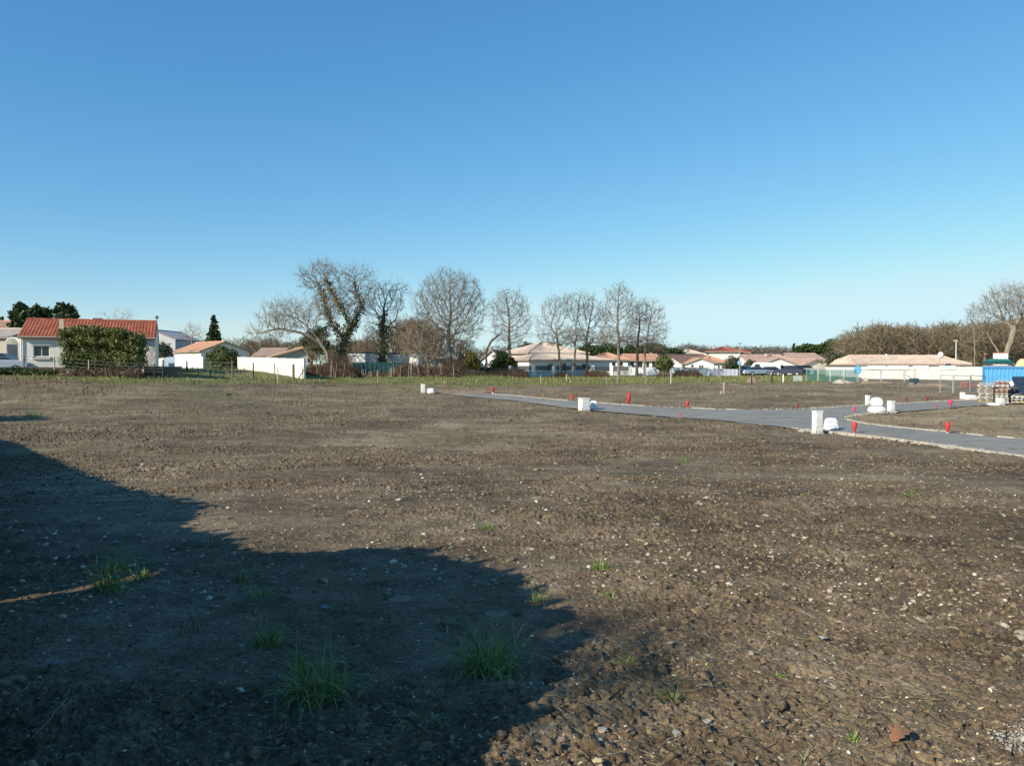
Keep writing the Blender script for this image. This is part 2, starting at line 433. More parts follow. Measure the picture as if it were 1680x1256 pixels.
def opening(root, p0, ux, nrm, op, kind='window', frm=None, mull=1, sill=True):
    frm = frm or frame_w
    x0, x1, za, zb = op
    rz = math.atan2(ux[1], ux[0]); M = Matrix.Translation((p0[0]+ux[0]*x0-nrm[0]*.1, p0[1]+ux[1]*x0-nrm[1]*.1, 0)) @ Matrix.Rotation(rz, 4, 'Z')
    w = x1-x0; f = MB(); t = .06
    f.box(0, -.03, za, t, .03, zb, M); f.box(w-t, -.03, za, w, .03, zb, M); f.box(t, -.03, zb-t, w-t, .03, zb, M); f.box(t, -.03, za, w-t, .03, za+t, M)
    for k in range(mull): cx = w*(k+1)/(mull+1); f.box(cx-.025, -.02, za+t, cx+.025, .02, zb-t, M)
    if kind == 'door':
        d = MB().box(t, -.01, za+t, w-t, .02, zb-t, M); o = d.build('door', frm, root); f.build('frame', frame_w, o); return
    if kind == 'shutter':
        d = MB()
        z = za+t
        while z < zb-t-.05: d.box(t, -.015, z, w-t, .01, z+.05, M); z += .055
        o = f.build('window', frm, root); d.build('roller_shutter', frame_w, o); return
    o = f.build('window', frm, root)
    MB().box(t, -.006, za+t, w-t, .006, zb-t, M).build('pane', glass, o)
    if sill: MB().box(-.08, -.2, za-.09, w+.08, -.03, za-.012, M).build('sill', conc, o)
def house(name, label, cat, Y, x0, x1, base, eave, ridge, D=8, style='x', wm=None, rm=None, wins=(), gwins=(), rz=0, over=.4, chim=(), group=None, side='L', cut=0, doors=(), frm=None, ridge_c=.5, shut=(), hipk=1, eg=None):
    """front face spans px x0..x1 at distance Y. wins = (px0,px1,py_top,py_bot). rz turns about the front centre."""
    wm = wm or stucco_w; rm = rm or tile_org
    K = lambda px: (px-840)/F/(CT+.02*ST)
    k0, k1, cr_, sr_ = K(x0), K(x1), math.cos(rz), math.sin(rz)
    W = (k1-k0)*Y/(cr_-(k0+k1)*sr_/2); cx = k0*(Y-W*sr_/2)+W*cr_/2
    z0 = min(Z(base, Y), bz(cx, Y)); he = Z(eave, Y)-z0
    yr = Y+(D/2 if style != 'y' else 0); hr = max(Z(ridge, yr)-z0, he+.3)
    root = thing(name, label, cat, (cx, Y, z0), rz, group)
    kx = lambda px: (K(px)*Y-cx)/(cr_-K(px)*sr_)+W/2
    ops = [(kx(a), kx(b), Z(d, Y)-z0, Z(c, Y)-z0) for a, b, c, d in wins]
    dops = [(kx(a), kx(b), 0, Z(c, Y)-z0) for a, b, c in doors]
    sops = [(kx(a), kx(b), Z(d, Y)-z0, Z(c, Y)-z0) for a, b, c, d in shut]
    w = MB(); hw = W/2
    wallpanel(w, (-hw, 0), (1, 0), W, -.5, he, ops+dops+sops, (0, -1))
    gops = [(g[0]*D, g[1]*D, g[2], g[3]) for g in gwins]
    wallpanel(w, (-hw, D), (0, -1), D, -.5, he, gops, (-1, 0))
    w.add([(hw, 0, -.5), (hw, D, -.5), (hw, D, he), (hw, 0, he)], [(0,1,2,3)])
    w.add([(hw, D, -.5), (-hw, D, -.5), (-hw, D, he), (hw, D, he)], [(0,1,2,3)])
    rc = -hw+W*ridge_c
    if style == 'x':
        for sx in (-hw, hw): w.add([(sx, 0, he), (sx, D, he), (sx, D/2, hr-.03)], [(0,1,2)])
    elif style == 'y':
        for sy in (0, D): w.add([(-hw, sy, he), (hw, sy, he), (rc, sy, hr-.03)], [(0,1,2)])
    w.build('wall', wm, root)
    for o in ops: opening(root, (-hw, 0), (1, 0), (0, -1), o, frm=frm)
    for o in dops: opening(root, (-hw, 0), (1, 0), (0, -1), o, 'door', frm=frm or frame_d, mull=0)
    for o in sops: opening(root, (-hw, 0), (1, 0), (0, -1), o, 'shutter', mull=0)
    for o in gops: opening(root, (-hw, D), (0, -1), (-1, 0), o, frm=frm)
    pts = []; under = MB()
    e = over; g_ = over if eg is None else eg
    if style == 'x':
        sl = (hr-he)/(D/2); ez = he-e*sl+.1; h2 = hr+.1
        pts = [((-hw-g_, -e, ez), (hw+g_, -e, ez), (hw+g_, D/2, h2), (-hw-g_, D/2, h2)), ((hw+g_, D+e, ez), (-hw-g_, D+e, ez), (-hw-g_, D/2, h2), (hw+g_, D/2, h2))]
    elif style == 'y':
        sl = (hr-he)/(rc+hw); sr = (hr-he)/(hw-rc); h2 = hr+.1
        pts = [((-hw-e, D+e, he-e*sl+.1), (-hw-e, -e, he-e*sl+.1), (rc, -e, h2), (rc, D+e, h2)), ((hw+e, -e, he-e*sr+.1), (hw+e, D+e, he-e*sr+.1), (rc, D+e, h2), (rc, -e, h2))]
    elif style == 'flat':
        under.box(-hw-.05, -.05, he, hw+.05, D+.05, he+.14)
    else:
        k = min(D/2*hipk, hw*.95); sl = (hr-he)/(D/2); ez = he-e*sl+.1; h2 = hr+.1; rl = hw-k
        a, b, c, d = (-hw-e, -e, ez), (hw+e, -e, ez), (hw+e, D+e, ez), (-hw-e, D+e, ez); p, q = (-rl, D/2, h2), (rl, D/2, h2)
        pts = [(a, b, q, p), (c, d, p, q), (b, c, q, q), (d, a, p, p)]
    if style == 'flat':
        rf = under.build('roof', frame_d, root)
    else:
        pr = []
        for a, b, c, d in pts:
            pr.append(corr(a, b, c, d)); slab(under, a, b, c, d)
        V, Q = merge(pr); rf = link('roof', npmesh('roof', V, Q, True), rm, root)
        under.build('fascia', fascia_trim, rf)
        rd = MB()
        if style == 'x': rd.tube((-hw-g_, D/2, hr+.13), (hw+g_, D/2, hr+.13), .1, n=8)
        elif style == 'y': rd.tube((rc, -e, hr+.13), (rc, D+e, hr+.13), .1, n=8)
        else:
            rd.tube((-rl, D/2, hr+.13), (rl, D/2, hr+.13), .1, n=8)
            for s, p in ((a2, b2) for a2, b2 in (((-hw-e, -e, ez+.06), p), ((hw+e, -e, ez+.06), q))): rd.tube(s, (p[0], p[1], p[2]+.05), .09, n=8)
        rd.build('ridge', rm, rf)
    for px, pt, pb in chim:
        cxx = kx(px)-hw; yc = D/2+(.3 if style != 'y' else 0); zt = Z(pt, yr)-z0
        cm = MB().box(cxx-.3, yc-.25, hr-1, cxx+.3, yc+.25, zt-.12).build('chimney', stucco, rf)
        MB().box(cxx-.36, yc-.31, zt-.12, cxx+.36, yc+.31, zt).build('chimney_cap', conc, cm)
    return root, W, z0, he, hr
# ================================================================ ground sheet
ang = np.concatenate([np.linspace(-180, -42, 34)[:-1], np.linspace(-42, -36, 30)[:-1], np.linspace(-36, 36, 1460), np.linspace(36, 42, 30)[1:], np.linspace(42, 180, 34)[1:]])
rad = np.concatenate([[.15], np.linspace(.6, 3.0, 26), 1/np.linspace(1/3.02, 1/125, 840), np.geomspace(128, 5000, 46)])
A_, R_ = np.meshgrid(np.radians(ang), rad)
gx = np.sin(A_)*R_; gy = np.cos(A_)*R_
gx = gx.ravel(); gy = gy.ravel()
zz = base_z(gx, gy)+relief(gx, gy)
nr, nc = len(rad), len(ang)
ii = np.arange(nr-1)[:, None]*nc+np.arange(nc-1)[None]
Qg = np.stack([ii, ii+1, ii+nc+1, ii+nc], 2).reshape(-1, 4)[:, ::-1]
me = npmesh('ground', np.stack([gx, gy, zz], 1), Qg, True)
gm = grass_mask(gx, gy)*(1-road_mask(gx, gy))
ppx, ppy = proj(gx, gy, base_z(gx, gy))
hh = np.array([hit(x, y) for x, y in ((0, 700), (300, 700), (600, 640), (60, 640))])
weed = S(-gx, 2, 14)*S(gy, 13, 24)*S(vnoise(gx, gy, 4, 21)+vnoise(gx, gy, 1.1, 22)*.5, .55, .95)
weed = np.clip(weed*.8+.5*S(-gx, -6, 8)*S(gy, 11, 22)*S(vnoise(gx*.6, gy, 2.2, 23), .4, .8), 0, 1)
isl = (S(ppy-ip(IU, ppx), -1, 2)*S(ip(IL, ppx)-ppy, -1, 2)*(ppx > 1384)*(gy > 5))
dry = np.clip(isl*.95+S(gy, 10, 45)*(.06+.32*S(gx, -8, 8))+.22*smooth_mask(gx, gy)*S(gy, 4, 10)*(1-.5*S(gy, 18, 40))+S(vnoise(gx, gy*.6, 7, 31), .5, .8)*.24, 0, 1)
hr_ = hit(1660, 1235)
for nm, a in (('grass', gm), ('weed', weed), ('dry', dry)):
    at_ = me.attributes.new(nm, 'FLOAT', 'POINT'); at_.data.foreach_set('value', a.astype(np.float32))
s = NT('tilled_soil'); co = s.co()
big = s.noise(.22, 4, .6); mid = s.noise(2.4, 6, .7); fine = s.noise(26, 5, .75)
mp = s.n('ShaderNodeMapping'); mp.inputs['Scale'].default_value = (.35, 1.6, 1); s.l(co, mp.inputs[0])
streak = s.noise(.5, 4, .6, mp.outputs[0])
big2 = s.noise(.75, 5, .62)
f = s.math('ADD', s.math('MULTIPLY', big, .36), s.math('ADD', s.math('MULTIPLY', big2, .30), s.math('ADD', s.math('MULTIPLY', mid, .36), s.math('MULTIPLY', fine, .30))))
f = s.math('SUBTRACT', f, .16)
f = s.math('ADD', f, s.math('MULTIPLY', s.math('SUBTRACT', streak, .5), .20))  # bands along x: soil tone, with far ridge shadow put into the colour
soil = s.ramp(f, [(.38, SOIL[0]), (.5, SOIL[1]), (.63, SOIL[2])])
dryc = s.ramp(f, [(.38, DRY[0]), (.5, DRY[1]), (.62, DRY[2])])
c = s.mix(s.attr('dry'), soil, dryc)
# small real pebbles and straw flecks in the soil
def specks(scale, th, colr, c, stretch=None):
    v = s.n('ShaderNodeTexVoronoi', i_Scale=scale); 
    vec = co
    if stretch:
        m2 = s.n('ShaderNodeMapping'); m2.inputs['Scale'].default_value = stretch; m2.inputs['Rotation'].default_value = (0, 0, stretch[0]); s.l(co, m2.inputs[0]); vec = m2.outputs[0]
    s.l(vec, v.inputs['Vector'])
    sep = s.n('ShaderNodeSeparateColor'); s.l(v.outputs['Color'], sep.inputs[0])
    pick = s.math('GREATER_THAN', sep.outputs[0], th[0]); near = s.math('LESS_THAN', v.outputs['Distance'], th[1])
    return s.mix(s.math('MULTIPLY', s.math('MULTIPLY', pick, near), s.math('MULTIPLY', sep.outputs[1], .9)), c, colr)
c = specks(2.6, (.72, .24), (.34, .275, .19), c)
c = specks(3.7, (.70, .26), (.075, .052, .034), c)
c = specks(30, (.86, .30), (.42, .37, .29), c)
c = specks(9, (.93, .16), (.48, .43, .35), c)
c = specks(22, (.88, .30), (.30, .235, .14), c, (.5, 2.2, 1))
wn = s.noise(5, 5, .7)
wc = s.ramp(wn, [(.4, (.085, .085, .028)), (.62, (.22, .19, .08))])
wm_ = s.math('MULTIPLY', s.attr('weed'), s.ramp(wn, [(.40, (0, 0, 0)), (.62, (.75, .75, .75))]))
c = s.mix(wm_, c, wc)
gn = s.noise(.35, 6, .7)
gcol = s.ramp(gn, [(.34, (.11, .125, .034)), (.5, (.18, .185, .058)), (.62, (.26, .23, .095)), (.75, (.32, .26, .14))])
c = s.mix(s.attr('grass'), c, gcol)
s.col(c); s.set(.92, 0, .22)
s.bump(s.math('ADD', s.noise(60, 4, .7), s.math('ADD', s.math('MULTIPLY', s.noise(16, 4, .7), 1.5), s.math('MULTIPLY', s.noise(4.5, 3, .7), 3.0))), .85, .025)
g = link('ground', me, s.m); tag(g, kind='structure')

# ---------------------------------------------------------------- road
def edge_rows(U, L, x0, x1, n, m=7, lift=.035):
    xs = np.linspace(x0, x1, n); V = []
    for x in xs:
        yu, yl = ip(U, x), ip(L, x)
        a = hit(x, yu); b = hit(x, yl)
        vv = lambda q, w_, k_: vnoise(np.array([q.x]), np.array([q.y]), w_, k_)[0]-.5
        wob = vv(a, 1.3, 71)*.4+vv(a, .35, 73)*.2; wob2 = vv(b, 1.1, 72)*.35+vv(b, .3, 74)*.16
        a = a+(a-b).normalized()*wob; b = b+(b-a).normalized()*wob2
        for k in range(m):
            p = a.lerp(b, k/(m-1)); crown = .03*math.sin(math.pi*k/(m-1))
            V.append((p.x, p.y, bz(p.x, p.y)+lift+crown))
    Q = [(i*m+k, i*m+k+1, (i+1)*m+k+1, (i+1)*m+k) for i in range(n-1) for k in range(m-1)]
    return np.array(V), np.array(Q)
px_i = np.linspace
Vr = [edge_rows(RU, RL, 742, 1384, 420, 9), edge_rows(RU, IU, 1384, 1800, 260, 7), edge_rows(IL, RL, 1384, 1900, 380, 7)]
V, Q = merge(Vr)
s = NT('grey_road_gravel'); n1 = s.noise(.6, 5, .65); n2 = s.noise(40, 4, .7); n3 = s.noise(3, 3)
f = s.math('ADD', s.math('MULTIPLY', n1, .6), s.math('MULTIPLY', n2, .4))
cr = s.ramp(f, [(.35, dk(ROADC, .78)), (.5, ROADC), (.68, dk(ROADC, 1.3))])
mpr = s.n('ShaderNodeMapping'); mpr.inputs['Scale'].default_value = (.22, 1.5, 1); s.l(s.co(), mpr.inputs[0])
cr = s.mix(s.ramp(s.noise(1.6, 5, .7, mpr.outputs[0]), [(.42, (.55, .55, .55)), (.55, (0, 0, 0))]), cr, dk(ROADC, .62))
cr = s.mix(s.ramp(s.noise(.9, 5, .75), [(.52, (0, 0, 0)), (.68, (.75, .75, .75))]), cr, (.33, .28, .205))
cr = s.mix(s.ramp(s.noise(1.7, 4, .7), [(.33, (.75, .75, .75)), (.43, (0, 0, 0))]), cr, dk(ROADC, .42))
s.col(cr); s.set(.85, 0, .3); s.bump(n2, .5, .01)
tag(link('road', npmesh('road', V, Q, True), s.m), kind='structure')
# ---------------------------------------------------------------- limestone edging rubble along the road (real stones on a thin bed)
lime = plain('pale_limestone', (.46, .41, .32), .95, .3, 9, bump=.4)
stone_m = leafmat('pale_stones', [(0, (.19, .145, .09)), (.45, (.36, .29, .195)), (.8, (.56, .48, .34)), (1, (.80, .74, .60))], .9)
rs = np.random.RandomState(3)
def path_pts(P, x0, x1, n): return [hit(x, ip(P, x)) for x in np.linspace(x0, x1, n)]
beds = []; stn = []
for P, x0, x1, wd, den in ((RU, 808, 932, .30, 1), (RU, 950, 1060, .26, .8), (RU, 1065, 1250, .10, .3), (RU, 1330, 1610, .20, .7), (RU, 1100, 1330, .08, .25), (IU, 1385, 1470, .28, 1), (IL, 1384, 1540, .30, 1), (IL, 1540, 1800, .08, .3), (RL, 1302, 1900, .22, 1), (RU, 1640, 1790, .2, .5)):
    n = max(12, int((x1-x0)*.9)); pts = path_pts(P, x0, x1, n)
    W = []
    for i, p in enumerate(pts):
        t = (pts[min(i+1, n-1)]-pts[max(i-1, 0)]); t.z = 0; t.normalize(); q = Vector((-t.y, t.x, 0))
        nv = vnoise(np.array([p.x]), np.array([p.y]), .55, 81)[0]; w = wd*.62*max(0, (nv-.38*(1.25-den))*1.6)*min(1, i/5, (n-1-i)/5)
        W.append((p, q, w))
    V = []; m = 5
    for p, q, w in W:
        for k in range(m):
            o = (k/(m-1)*2-1); r = p+q*(w*o)
            V.append((r.x, r.y, bz(r.x, r.y)+.045+.035*(1-o*o)*(w > .02)+rs.uniform(-.006, .006)-(.06 if abs(o) > .9 else 0)-(.06 if w < .02 else 0)))
    beds.append((np.array(V), np.array([(i*m+k, i*m+k+1, (i+1)*m+k+1, (i+1)*m+k) for i in range(n-1) for k in range(m-1)])))
    ln = sum((pts[i+1]-pts[i]).length for i in range(n-1)); k = int(ln*30*den*(1 if wd > .15 else .4))
    for _ in range(k):
        i = rs.randint(0, n); p, q, w = W[i]; r = p+q*rs.normal(0, max(w, .06)*.8); stn.append((r.x, r.y, bz(r.x, r.y)+.05))
V, Q = merge(beds)
tag(link('limestone_edging', npmesh('limestone_edging', V, Q, True), lime), 'pale crushed limestone strip showing along the edges of the grey road', 'gravel edging', kind='stuff')
stn = np.array(stn); V, Q = lumps(stn, rs.uniform(.02, .055, len(stn)), rs)
tag(link('edging_stones', npmesh('edging_stones', V, Q), lime), 'loose pale limestone lumps lying along the road edges', 'stones', kind='stuff')

# ---------------------------------------------------------------- clods, stones, litter in the field
def fan(n, r0, r1, p=1.0, a=37):
    u = rs.uniform(0, 1, n)
    r = 1/(1/r0+(1/r1-1/r0)*u) if p == 1 else r0*(r1/r0)**u
    t = np.radians(rs.uniform(-a, a, n)); return np.sin(t)*r, np.cos(t)*r
def onground(x, y, dz=0):
    m = (road_mask(x, y) < .1)*(grass_mask(x, y) < .4); x, y = x[m], y[m]
    return np.stack([x, y, base_z(x, y)+relief(x, y)+dz], 1)
soilm = bpy.data.materials['tilled_soil']
s = NT('soil_clods'); n1 = s.noise(9, 6, .75); g_ = s.n('ShaderNodeNewGeometry').outputs['Random Per Island']
cc = s.ramp(n1, [(.34, SOIL[0]), (.5, SOIL[1]), (.66, SOIL[2])])
s.col(s.mix(g_, s.mix(1, cc, (.72, .71, .70), 'MULTIPLY'), s.mix(1, cc, (1.12, 1.13, 1.10), 'MULTIPLY'))); s.set(.95, 0, .2); s.bump(s.noise(70, 4, .7), .6, .01)
clodm = s.m
x, y = fan(10500, 2.9, 9); kk = rs.uniform(0, 1, len(x)) > .85*smooth_mask(x, y); x, y = x[kk], y[kk]; P = onground(x, y, -.003); c1 = lumps(P, rs.gamma(1.3, .0044, len(P))+.0028, rs, ICO2, .26, .85)
x, y = fan(30000, 5, 40, 2); kk = rs.uniform(0, 1, len(x)) > .9*smooth_mask(x, y); x, y = x[kk], y[kk]; P = onground(x, y, -.002); c2 = lumps(P, rs.gamma(1.3, .0050, len(P))*(1+P[:, 1]/28)+.003, rs, jit=.34, flat=.7)
x, y = fan(52000, 13, 75, 1); kk = rs.uniform(0, 1, len(x)) > .8*smooth_mask(x, y); x, y = x[kk], y[kk]; P = onground(x, y, -.004); c3 = lumps(P, rs.gamma(1.6, .42, len(P))*(.007+P[:, 1]*.0008)+.004, rs, jit=.34, flat=.65)
V = np.concatenate([c1[0], c2[0], c3[0]]); Q = np.concatenate([c1[1], c2[1]+len(c1[0]), c3[1]+len(c1[0])+len(c2[0])])
tag(link('soil_clods', npmesh('soil_clods', V, Q), clodm), 'loose brown clods of tilled earth scattered over the field', 'soil clods', kind='stuff')
def peb(n, r0, r1, mode, k, mn, geo, jit):
    x, y = fan(n, r0, r1, mode); w = vnoise(x, y, 2.6, 41); keep = rs.uniform(0, 1, n) < np.clip(w*1.5-.25+.45*(x > .3*y-1), .12, 1); x, y = x[keep], y[keep]
    P = onground(x, y, .001); return lumps(P, rs.gamma(1.6, k, len(P))+mn, rs, geo, jit, .6)
a = peb(6000, 2.9, 10, 1, .0020, .0022, (ICO_V, ICO_F), .32); b = peb(17000, 6, 60, 2, .0050, .0045, (ICO_V, ICO_F), .26)
V = np.concatenate([a[0], b[0]]); Q = np.concatenate([a[1], b[1]+len(a[0])])
tag(link('pebbles', npmesh('pebbles', V, Q), stone_m), 'small pale limestone pebbles strewn through the dark soil', 'pebbles', kind='stuff')
# pale broken limestone at the lower right corner
c0 = hit(1676, 1226); n = 2600
x = c0.x+rs.normal(.12, .10, n); y = c0.y+rs.normal(-.05, .08, n); P = np.stack([x, y, base_z(x, y)+relief(x, y)+rs.uniform(-.005, .02, n)], 1)
V, Q = lumps(P, rs.gamma(1.0, .0019, n)+.0018, rs, ICO2, .2, .6)
tag(link('limestone_patch', npmesh('limestone_patch', V, Q), leafmat('chalky_stones', [(0, (.30, .26, .20)), (.5, (.46, .42, .35)), (1, (.66, .63, .57))], .9)), 'patch of broken chalky limestone in the near right corner of the field', 'gravel', kind='stuff')
# straw, root and stalk bits lying on the soil
x, y = fan(5200, 2.9, 22, 2); P = onground(x, y, .006); n = len(P)
a = rs.uniform(0, 6.283, n); L = rs.gamma(2, .018, n)+.012; d = np.stack([np.cos(a)*L, np.sin(a)*L, rs.uniform(-.1, .3, n)*L], 1)
m_ = P+d*.5+rs.normal(0, .12, (n, 3))*L[:, None]; m_[:, 2] = np.maximum(m_[:, 2], P[:, 2]); o = rs.uniform(.0008, .0018, n)*(1+np.linalg.norm(P[:, :2], axis=1)/9)
V, Q = merge([tubes(P, m_, o, o*.9), tubes(m_, P+d, o*.9, o*.5)])
straw = leafmat('dry_straw', [(0, (.13, .10, .065)), (.5, (.26, .20, .12)), (1, (.46, .38, .24))], .8)
tag(link('straw_bits', npmesh('straw_bits', V, Q), straw), 'short dry straw and root bits lying on the soil', 'plant litter', kind='stuff')
x, y = fan(9000, 2.9, 10, 1); kk = rs.uniform(0, 1, len(x)) < np.clip(.16+.9*S(x-.12*y, -.6, 1.6)*vnoise(x, y, .9, 43)*1.3, 0, 1); x, y = x[kk], y[kk]; P = onground(x, y, .004); n = len(P)
d = rs.normal(size=(n, 3))*[1, 1, .25]; d /= np.linalg.norm(d, axis=1)[:, None]; e = np.cross(d, rs.normal(size=(n, 3))*.35+[0, 0, 1]); e /= np.linalg.norm(e, axis=1)[:, None]; sz = (rs.gamma(2, .0032, n)+.003)[:, None]; up = np.cross(d, e)*sz*.25
V = np.stack([P-d*sz*rs.uniform(.7, 1.3, (n, 1)), P+e*sz*rs.uniform(.3, .8, (n, 1))+up, P+d*sz, P-e*sz*rs.uniform(.3, .8, (n, 1))], 1).reshape(-1, 3)
tag(link('wood_chips', npmesh('wood_chips', V, np.arange(4*n).reshape(n, 4)), leafmat('chips_and_straw', [(0, (.16, .10, .055)), (.35, (.36, .27, .14)), (.75, (.58, .47, .28)), (1, (.76, .68, .50))], .85)), 'small cream and tan chips of straw and bark in the near soil', 'plant litter', kind='stuff')
# leaf scraps
x, y = fan(900, 2.9, 12, 2); P = onground(x, y, .012); V, Q = cards(P, .016, rs, 1.5)
tag(link('leaf_scraps', npmesh('leaf_scraps', V, Q), leafmat('dead_leaf_scraps', [(0, (.10, .055, .03)), (.5, (.22, .13, .06)), (1, (.34, .25, .13))], .8)), 'scraps of dead brown leaves among the soil clods', 'leaf litter', kind='stuff')

# ---------------------------------------------------------------- grass strip between field and houses
def grass_stuff(n, name, label, y0, y1, mat, h, w, xr=1.0, dens=None, thresh=.5):
    yy = rs.uniform(y0, y1, n*2); xx = yy*rs.uniform(-.70, .72, n*2); gmk = grass_mask(xx, yy)
    k = (gmk > thresh)
    if dens is not None: k &= rs.uniform(0, 1, n*2) < dens(xx, yy)
    xx, yy = xx[k][:n], yy[k][:n]; P = np.stack([xx, yy, base_z(xx, yy)+relief(xx, yy)-.02], 1); n = len(P)
    a = rs.uniform(0, 6.283, n); D = np.stack([np.cos(a), np.sin(a)], 1)*rs.uniform(.1, .9, n)[:, None]
    hv = h*rs.gamma(4, .25, n)*(.5+vnoise(xx, yy, 1.5, 61))
    V, Q = ribbons(P, D, hv, np.full(n, w)*rs.uniform(.6, 1.4, n), rs, 2, .8)
    return tag(link(name, npmesh(name, V, Q), mat), label, 'grass', kind='stuff')
gmat = leafmat('meadow_grass', [(0, (.08, .105, .024)), (.35, (.17, .195, .05)), (.65, (.30, .28, .10)), (1, (.46, .39, .19))], .6)
grass_stuff(60000, 'grass', 'green and straw coloured meadow grass in front of the houses', 45, 112, gmat, .17, .045)
dmat = leafmat('dead_weeds', [(0, (.10, .055, .035)), (.5, (.19, .115, .07)), (1, (.34, .25, .15))], .8)
def edge_d(xx, yy):
    px, py = proj(xx, yy, base_z(xx, yy)); e = ip(GE, px); return np.exp(-((py-e)/2.2)**2)*(.25+.35*vnoise(xx, yy, 3, 63)*1.2)+(px < 190)*np.exp(-((py-(e+6))/6)**2)
grass_stuff(26000, 'dead_weeds', 'reddish brown dead weeds along the far edge of the field', 40, 100, dmat, .22, .04, dens=edge_d, thresh=-1)
# thin green weeds on the left of the field
yy = rs.uniform(14, 55, 9000); xx = -yy*rs.uniform(.15, .72, 9000); k = rs.uniform(0, 1, 9000) < S(vnoise(xx, yy, 4, 21)+vnoise(xx, yy, 1.1, 22)*.5, .55, 1.0)*.9
xx, yy = xx[k], yy[k]; P = np.stack([xx, yy, base_z(xx, yy)+relief(xx, yy)], 1); n = len(P); a = rs.uniform(0, 6.283, n); D = np.stack([np.cos(a), np.sin(a)], 1)*rs.uniform(.3, 1.3, n)[:, None]
V, Q = ribbons(P, D, rs.uniform(.02, .06, n), rs.uniform(.008, .02, n), rs, 2)
tag(link('weeds', npmesh('weeds', V, Q), leafmat('young_weeds', [(0, (.06, .075, .02)), (.5, (.11, .13, .035)), (1, (.24, .21, .09))])), 'thin young weeds sprouting on the left side of the field', 'weeds', kind='stuff')

# ---------------------------------------------------------------- grass tufts (each its own plant)
tuft_m = leafmat('tuft_grass', [(0, (.09, .15, .03)), (.5, (.18, .30, .05)), (.82, (.32, .42, .09)), (.92, (.46, .40, .19)), (1, (.52, .44, .26))], .5)
weed_m = leafmat('pale_weed_leaves', [(0, (.10, .13, .06)), (.5, (.20, .23, .11)), (1, (.34, .32, .19))], .6)
def tuft(px, py, w, h, n, label, mat=None, bw=.0048, curl=1.35, name='grass_tuft'):
    p = hit(px, py); d = p.y; rad = w/F*d*.5; hh = h/F*d
    a = rs.uniform(0, 6.283, n); n = int(n*1.7); a = rs.uniform(0, 6.283, n); rr = rad*.45*np.sqrt(rs.uniform(0, 1, n)); x = np.cos(a)*rr; y = np.sin(a)*rr
    z = relief(x+p.x, y+p.y)
    n0 = n; a2 = a+rs.normal(0, 1.1, n)+.5; ln = rs.uniform(.2, 1.9, n); x += rs.normal(0, rad*.16, n); y += rs.normal(0, rad*.16, n)
    D = np.stack([np.cos(a2), np.sin(a2)], 1)*ln[:, None]
    L = np.maximum(hh*1.1, rad*1.1)*np.minimum(rs.gamma(5, .16, n), 1.35)
    V, Q = ribbons(np.stack([x, y, z], 1), D, L, bw*rs.uniform(.6, 1.5, n), rs, 5, curl)
    o = link(name, npmesh(name, V, Q, True), mat or tuft_m, None, (p.x, p.y, p.z)); return tag(o, label, name.replace('_', ' '), 'grass tufts in the bare soil' if name == 'grass_tuft' else 'weeds in the bare soil')
tuft(182, 965, 92, 18, 130, 'sunlit yellow-green grass tuft on the thin strip of light at the left')
tuft(232, 950, 40, 44, 26, 'thin upright grass tuft just right of the sunlit one')
tuft(195, 938, 110, 30, 40, 'loose dull grass tuft in shadow just behind the sunlit one')
tuft(440, 1062, 74, 38, 90, 'upright grass tuft in shadow, between the left edge and the two big tufts')
tuft(520, 1150, 150, 26, 230, 'big spreading bright green grass tuft nearest the bottom edge of the picture')
tuft(492, 1108, 60, 46, 36, 'thin grass tuft right behind the big bottom one')
tuft(798, 1112, 150, 34, 240, 'largest grass tuft with long upright blades in the middle of the shadow')
tuft(985, 936, 46, 20, 80, 'small bright sunlit grass tuft right of the shadow edge')
tuft(796, 868, 34, 18, 60, 'small dark green sunlit tuft beyond the top edge of the shadow')
tuft(395, 955, 44, 34, 32, 'sparse grass tuft in the upper shadow, left of its twin')
tuft(426, 982, 44, 26, 32, 'sparse grass tuft in the upper shadow, right of its twin')
tuft(882, 985, 30, 26, 36, 'faint tuft at the dappled edge of the shadow')
tuft(1030, 1096, 44, 16, 30, 'sunlit straggly tuft beside a pale stone right of the shadow')
tuft(1100, 1158, 50, 16, 30, 'yellowish thin tuft in the sun at lower centre right')
tuft(1120, 757, 26, 8, 40, 'distant low green tuft in the open field right of centre')
tuft(1492, 824, 36, 10, 50, 'low dark green tuft in the sunny right half of the field')
tuft(1322, 820, 22, 8, 26, 'tiny green tuft just left of the one in the sunny right half')
tuft(1280, 1122, 22, 10, 18, 'small green sprout among pale stones on the lower right')
tuft(1400, 1236, 36, 12, 30, 'green sprout close to the bottom edge, left of the brown leaf')
tuft(1000, 980, 36, 18, 22, 'wispy tuft between the dappled shadow and the sun')
tuft(300, 740, 30, 8, 30, 'low green tuft by the sunlit field just beyond the left shadow')
tuft(58, 684, 46, 14, 120, 'bright green grass clump at the far left edge beside the small patch of shade')
tuft(28, 664, 60, 10, 90, 'low green grass clump above the small patch of shade at the left edge')
tuft(905, 722, 22, 6, 30, 'tiny far green tuft left of the road box')
for px, py, w, h, lb in ((320, 1040, 66, 20, 'pale flat weed in shadow between the sunlit tuft and the upright one'), (600, 1058, 60, 30, 'grey-green forked weed in the middle of the shadow'), (575, 1098, 44, 24, 'pale curling weed left of the largest tuft'), (690, 1215, 96, 30, 'pale broad weed near the bottom edge in shadow'), (735, 1030, 60, 10, 'flat creeping weed above the largest tuft'), (350, 900, 44, 22, 'dull low weed in the upper part of the shadow')):
    tuft(px, py, w, h, 16, lb, weed_m, .011, 1.3, 'broad_weed')
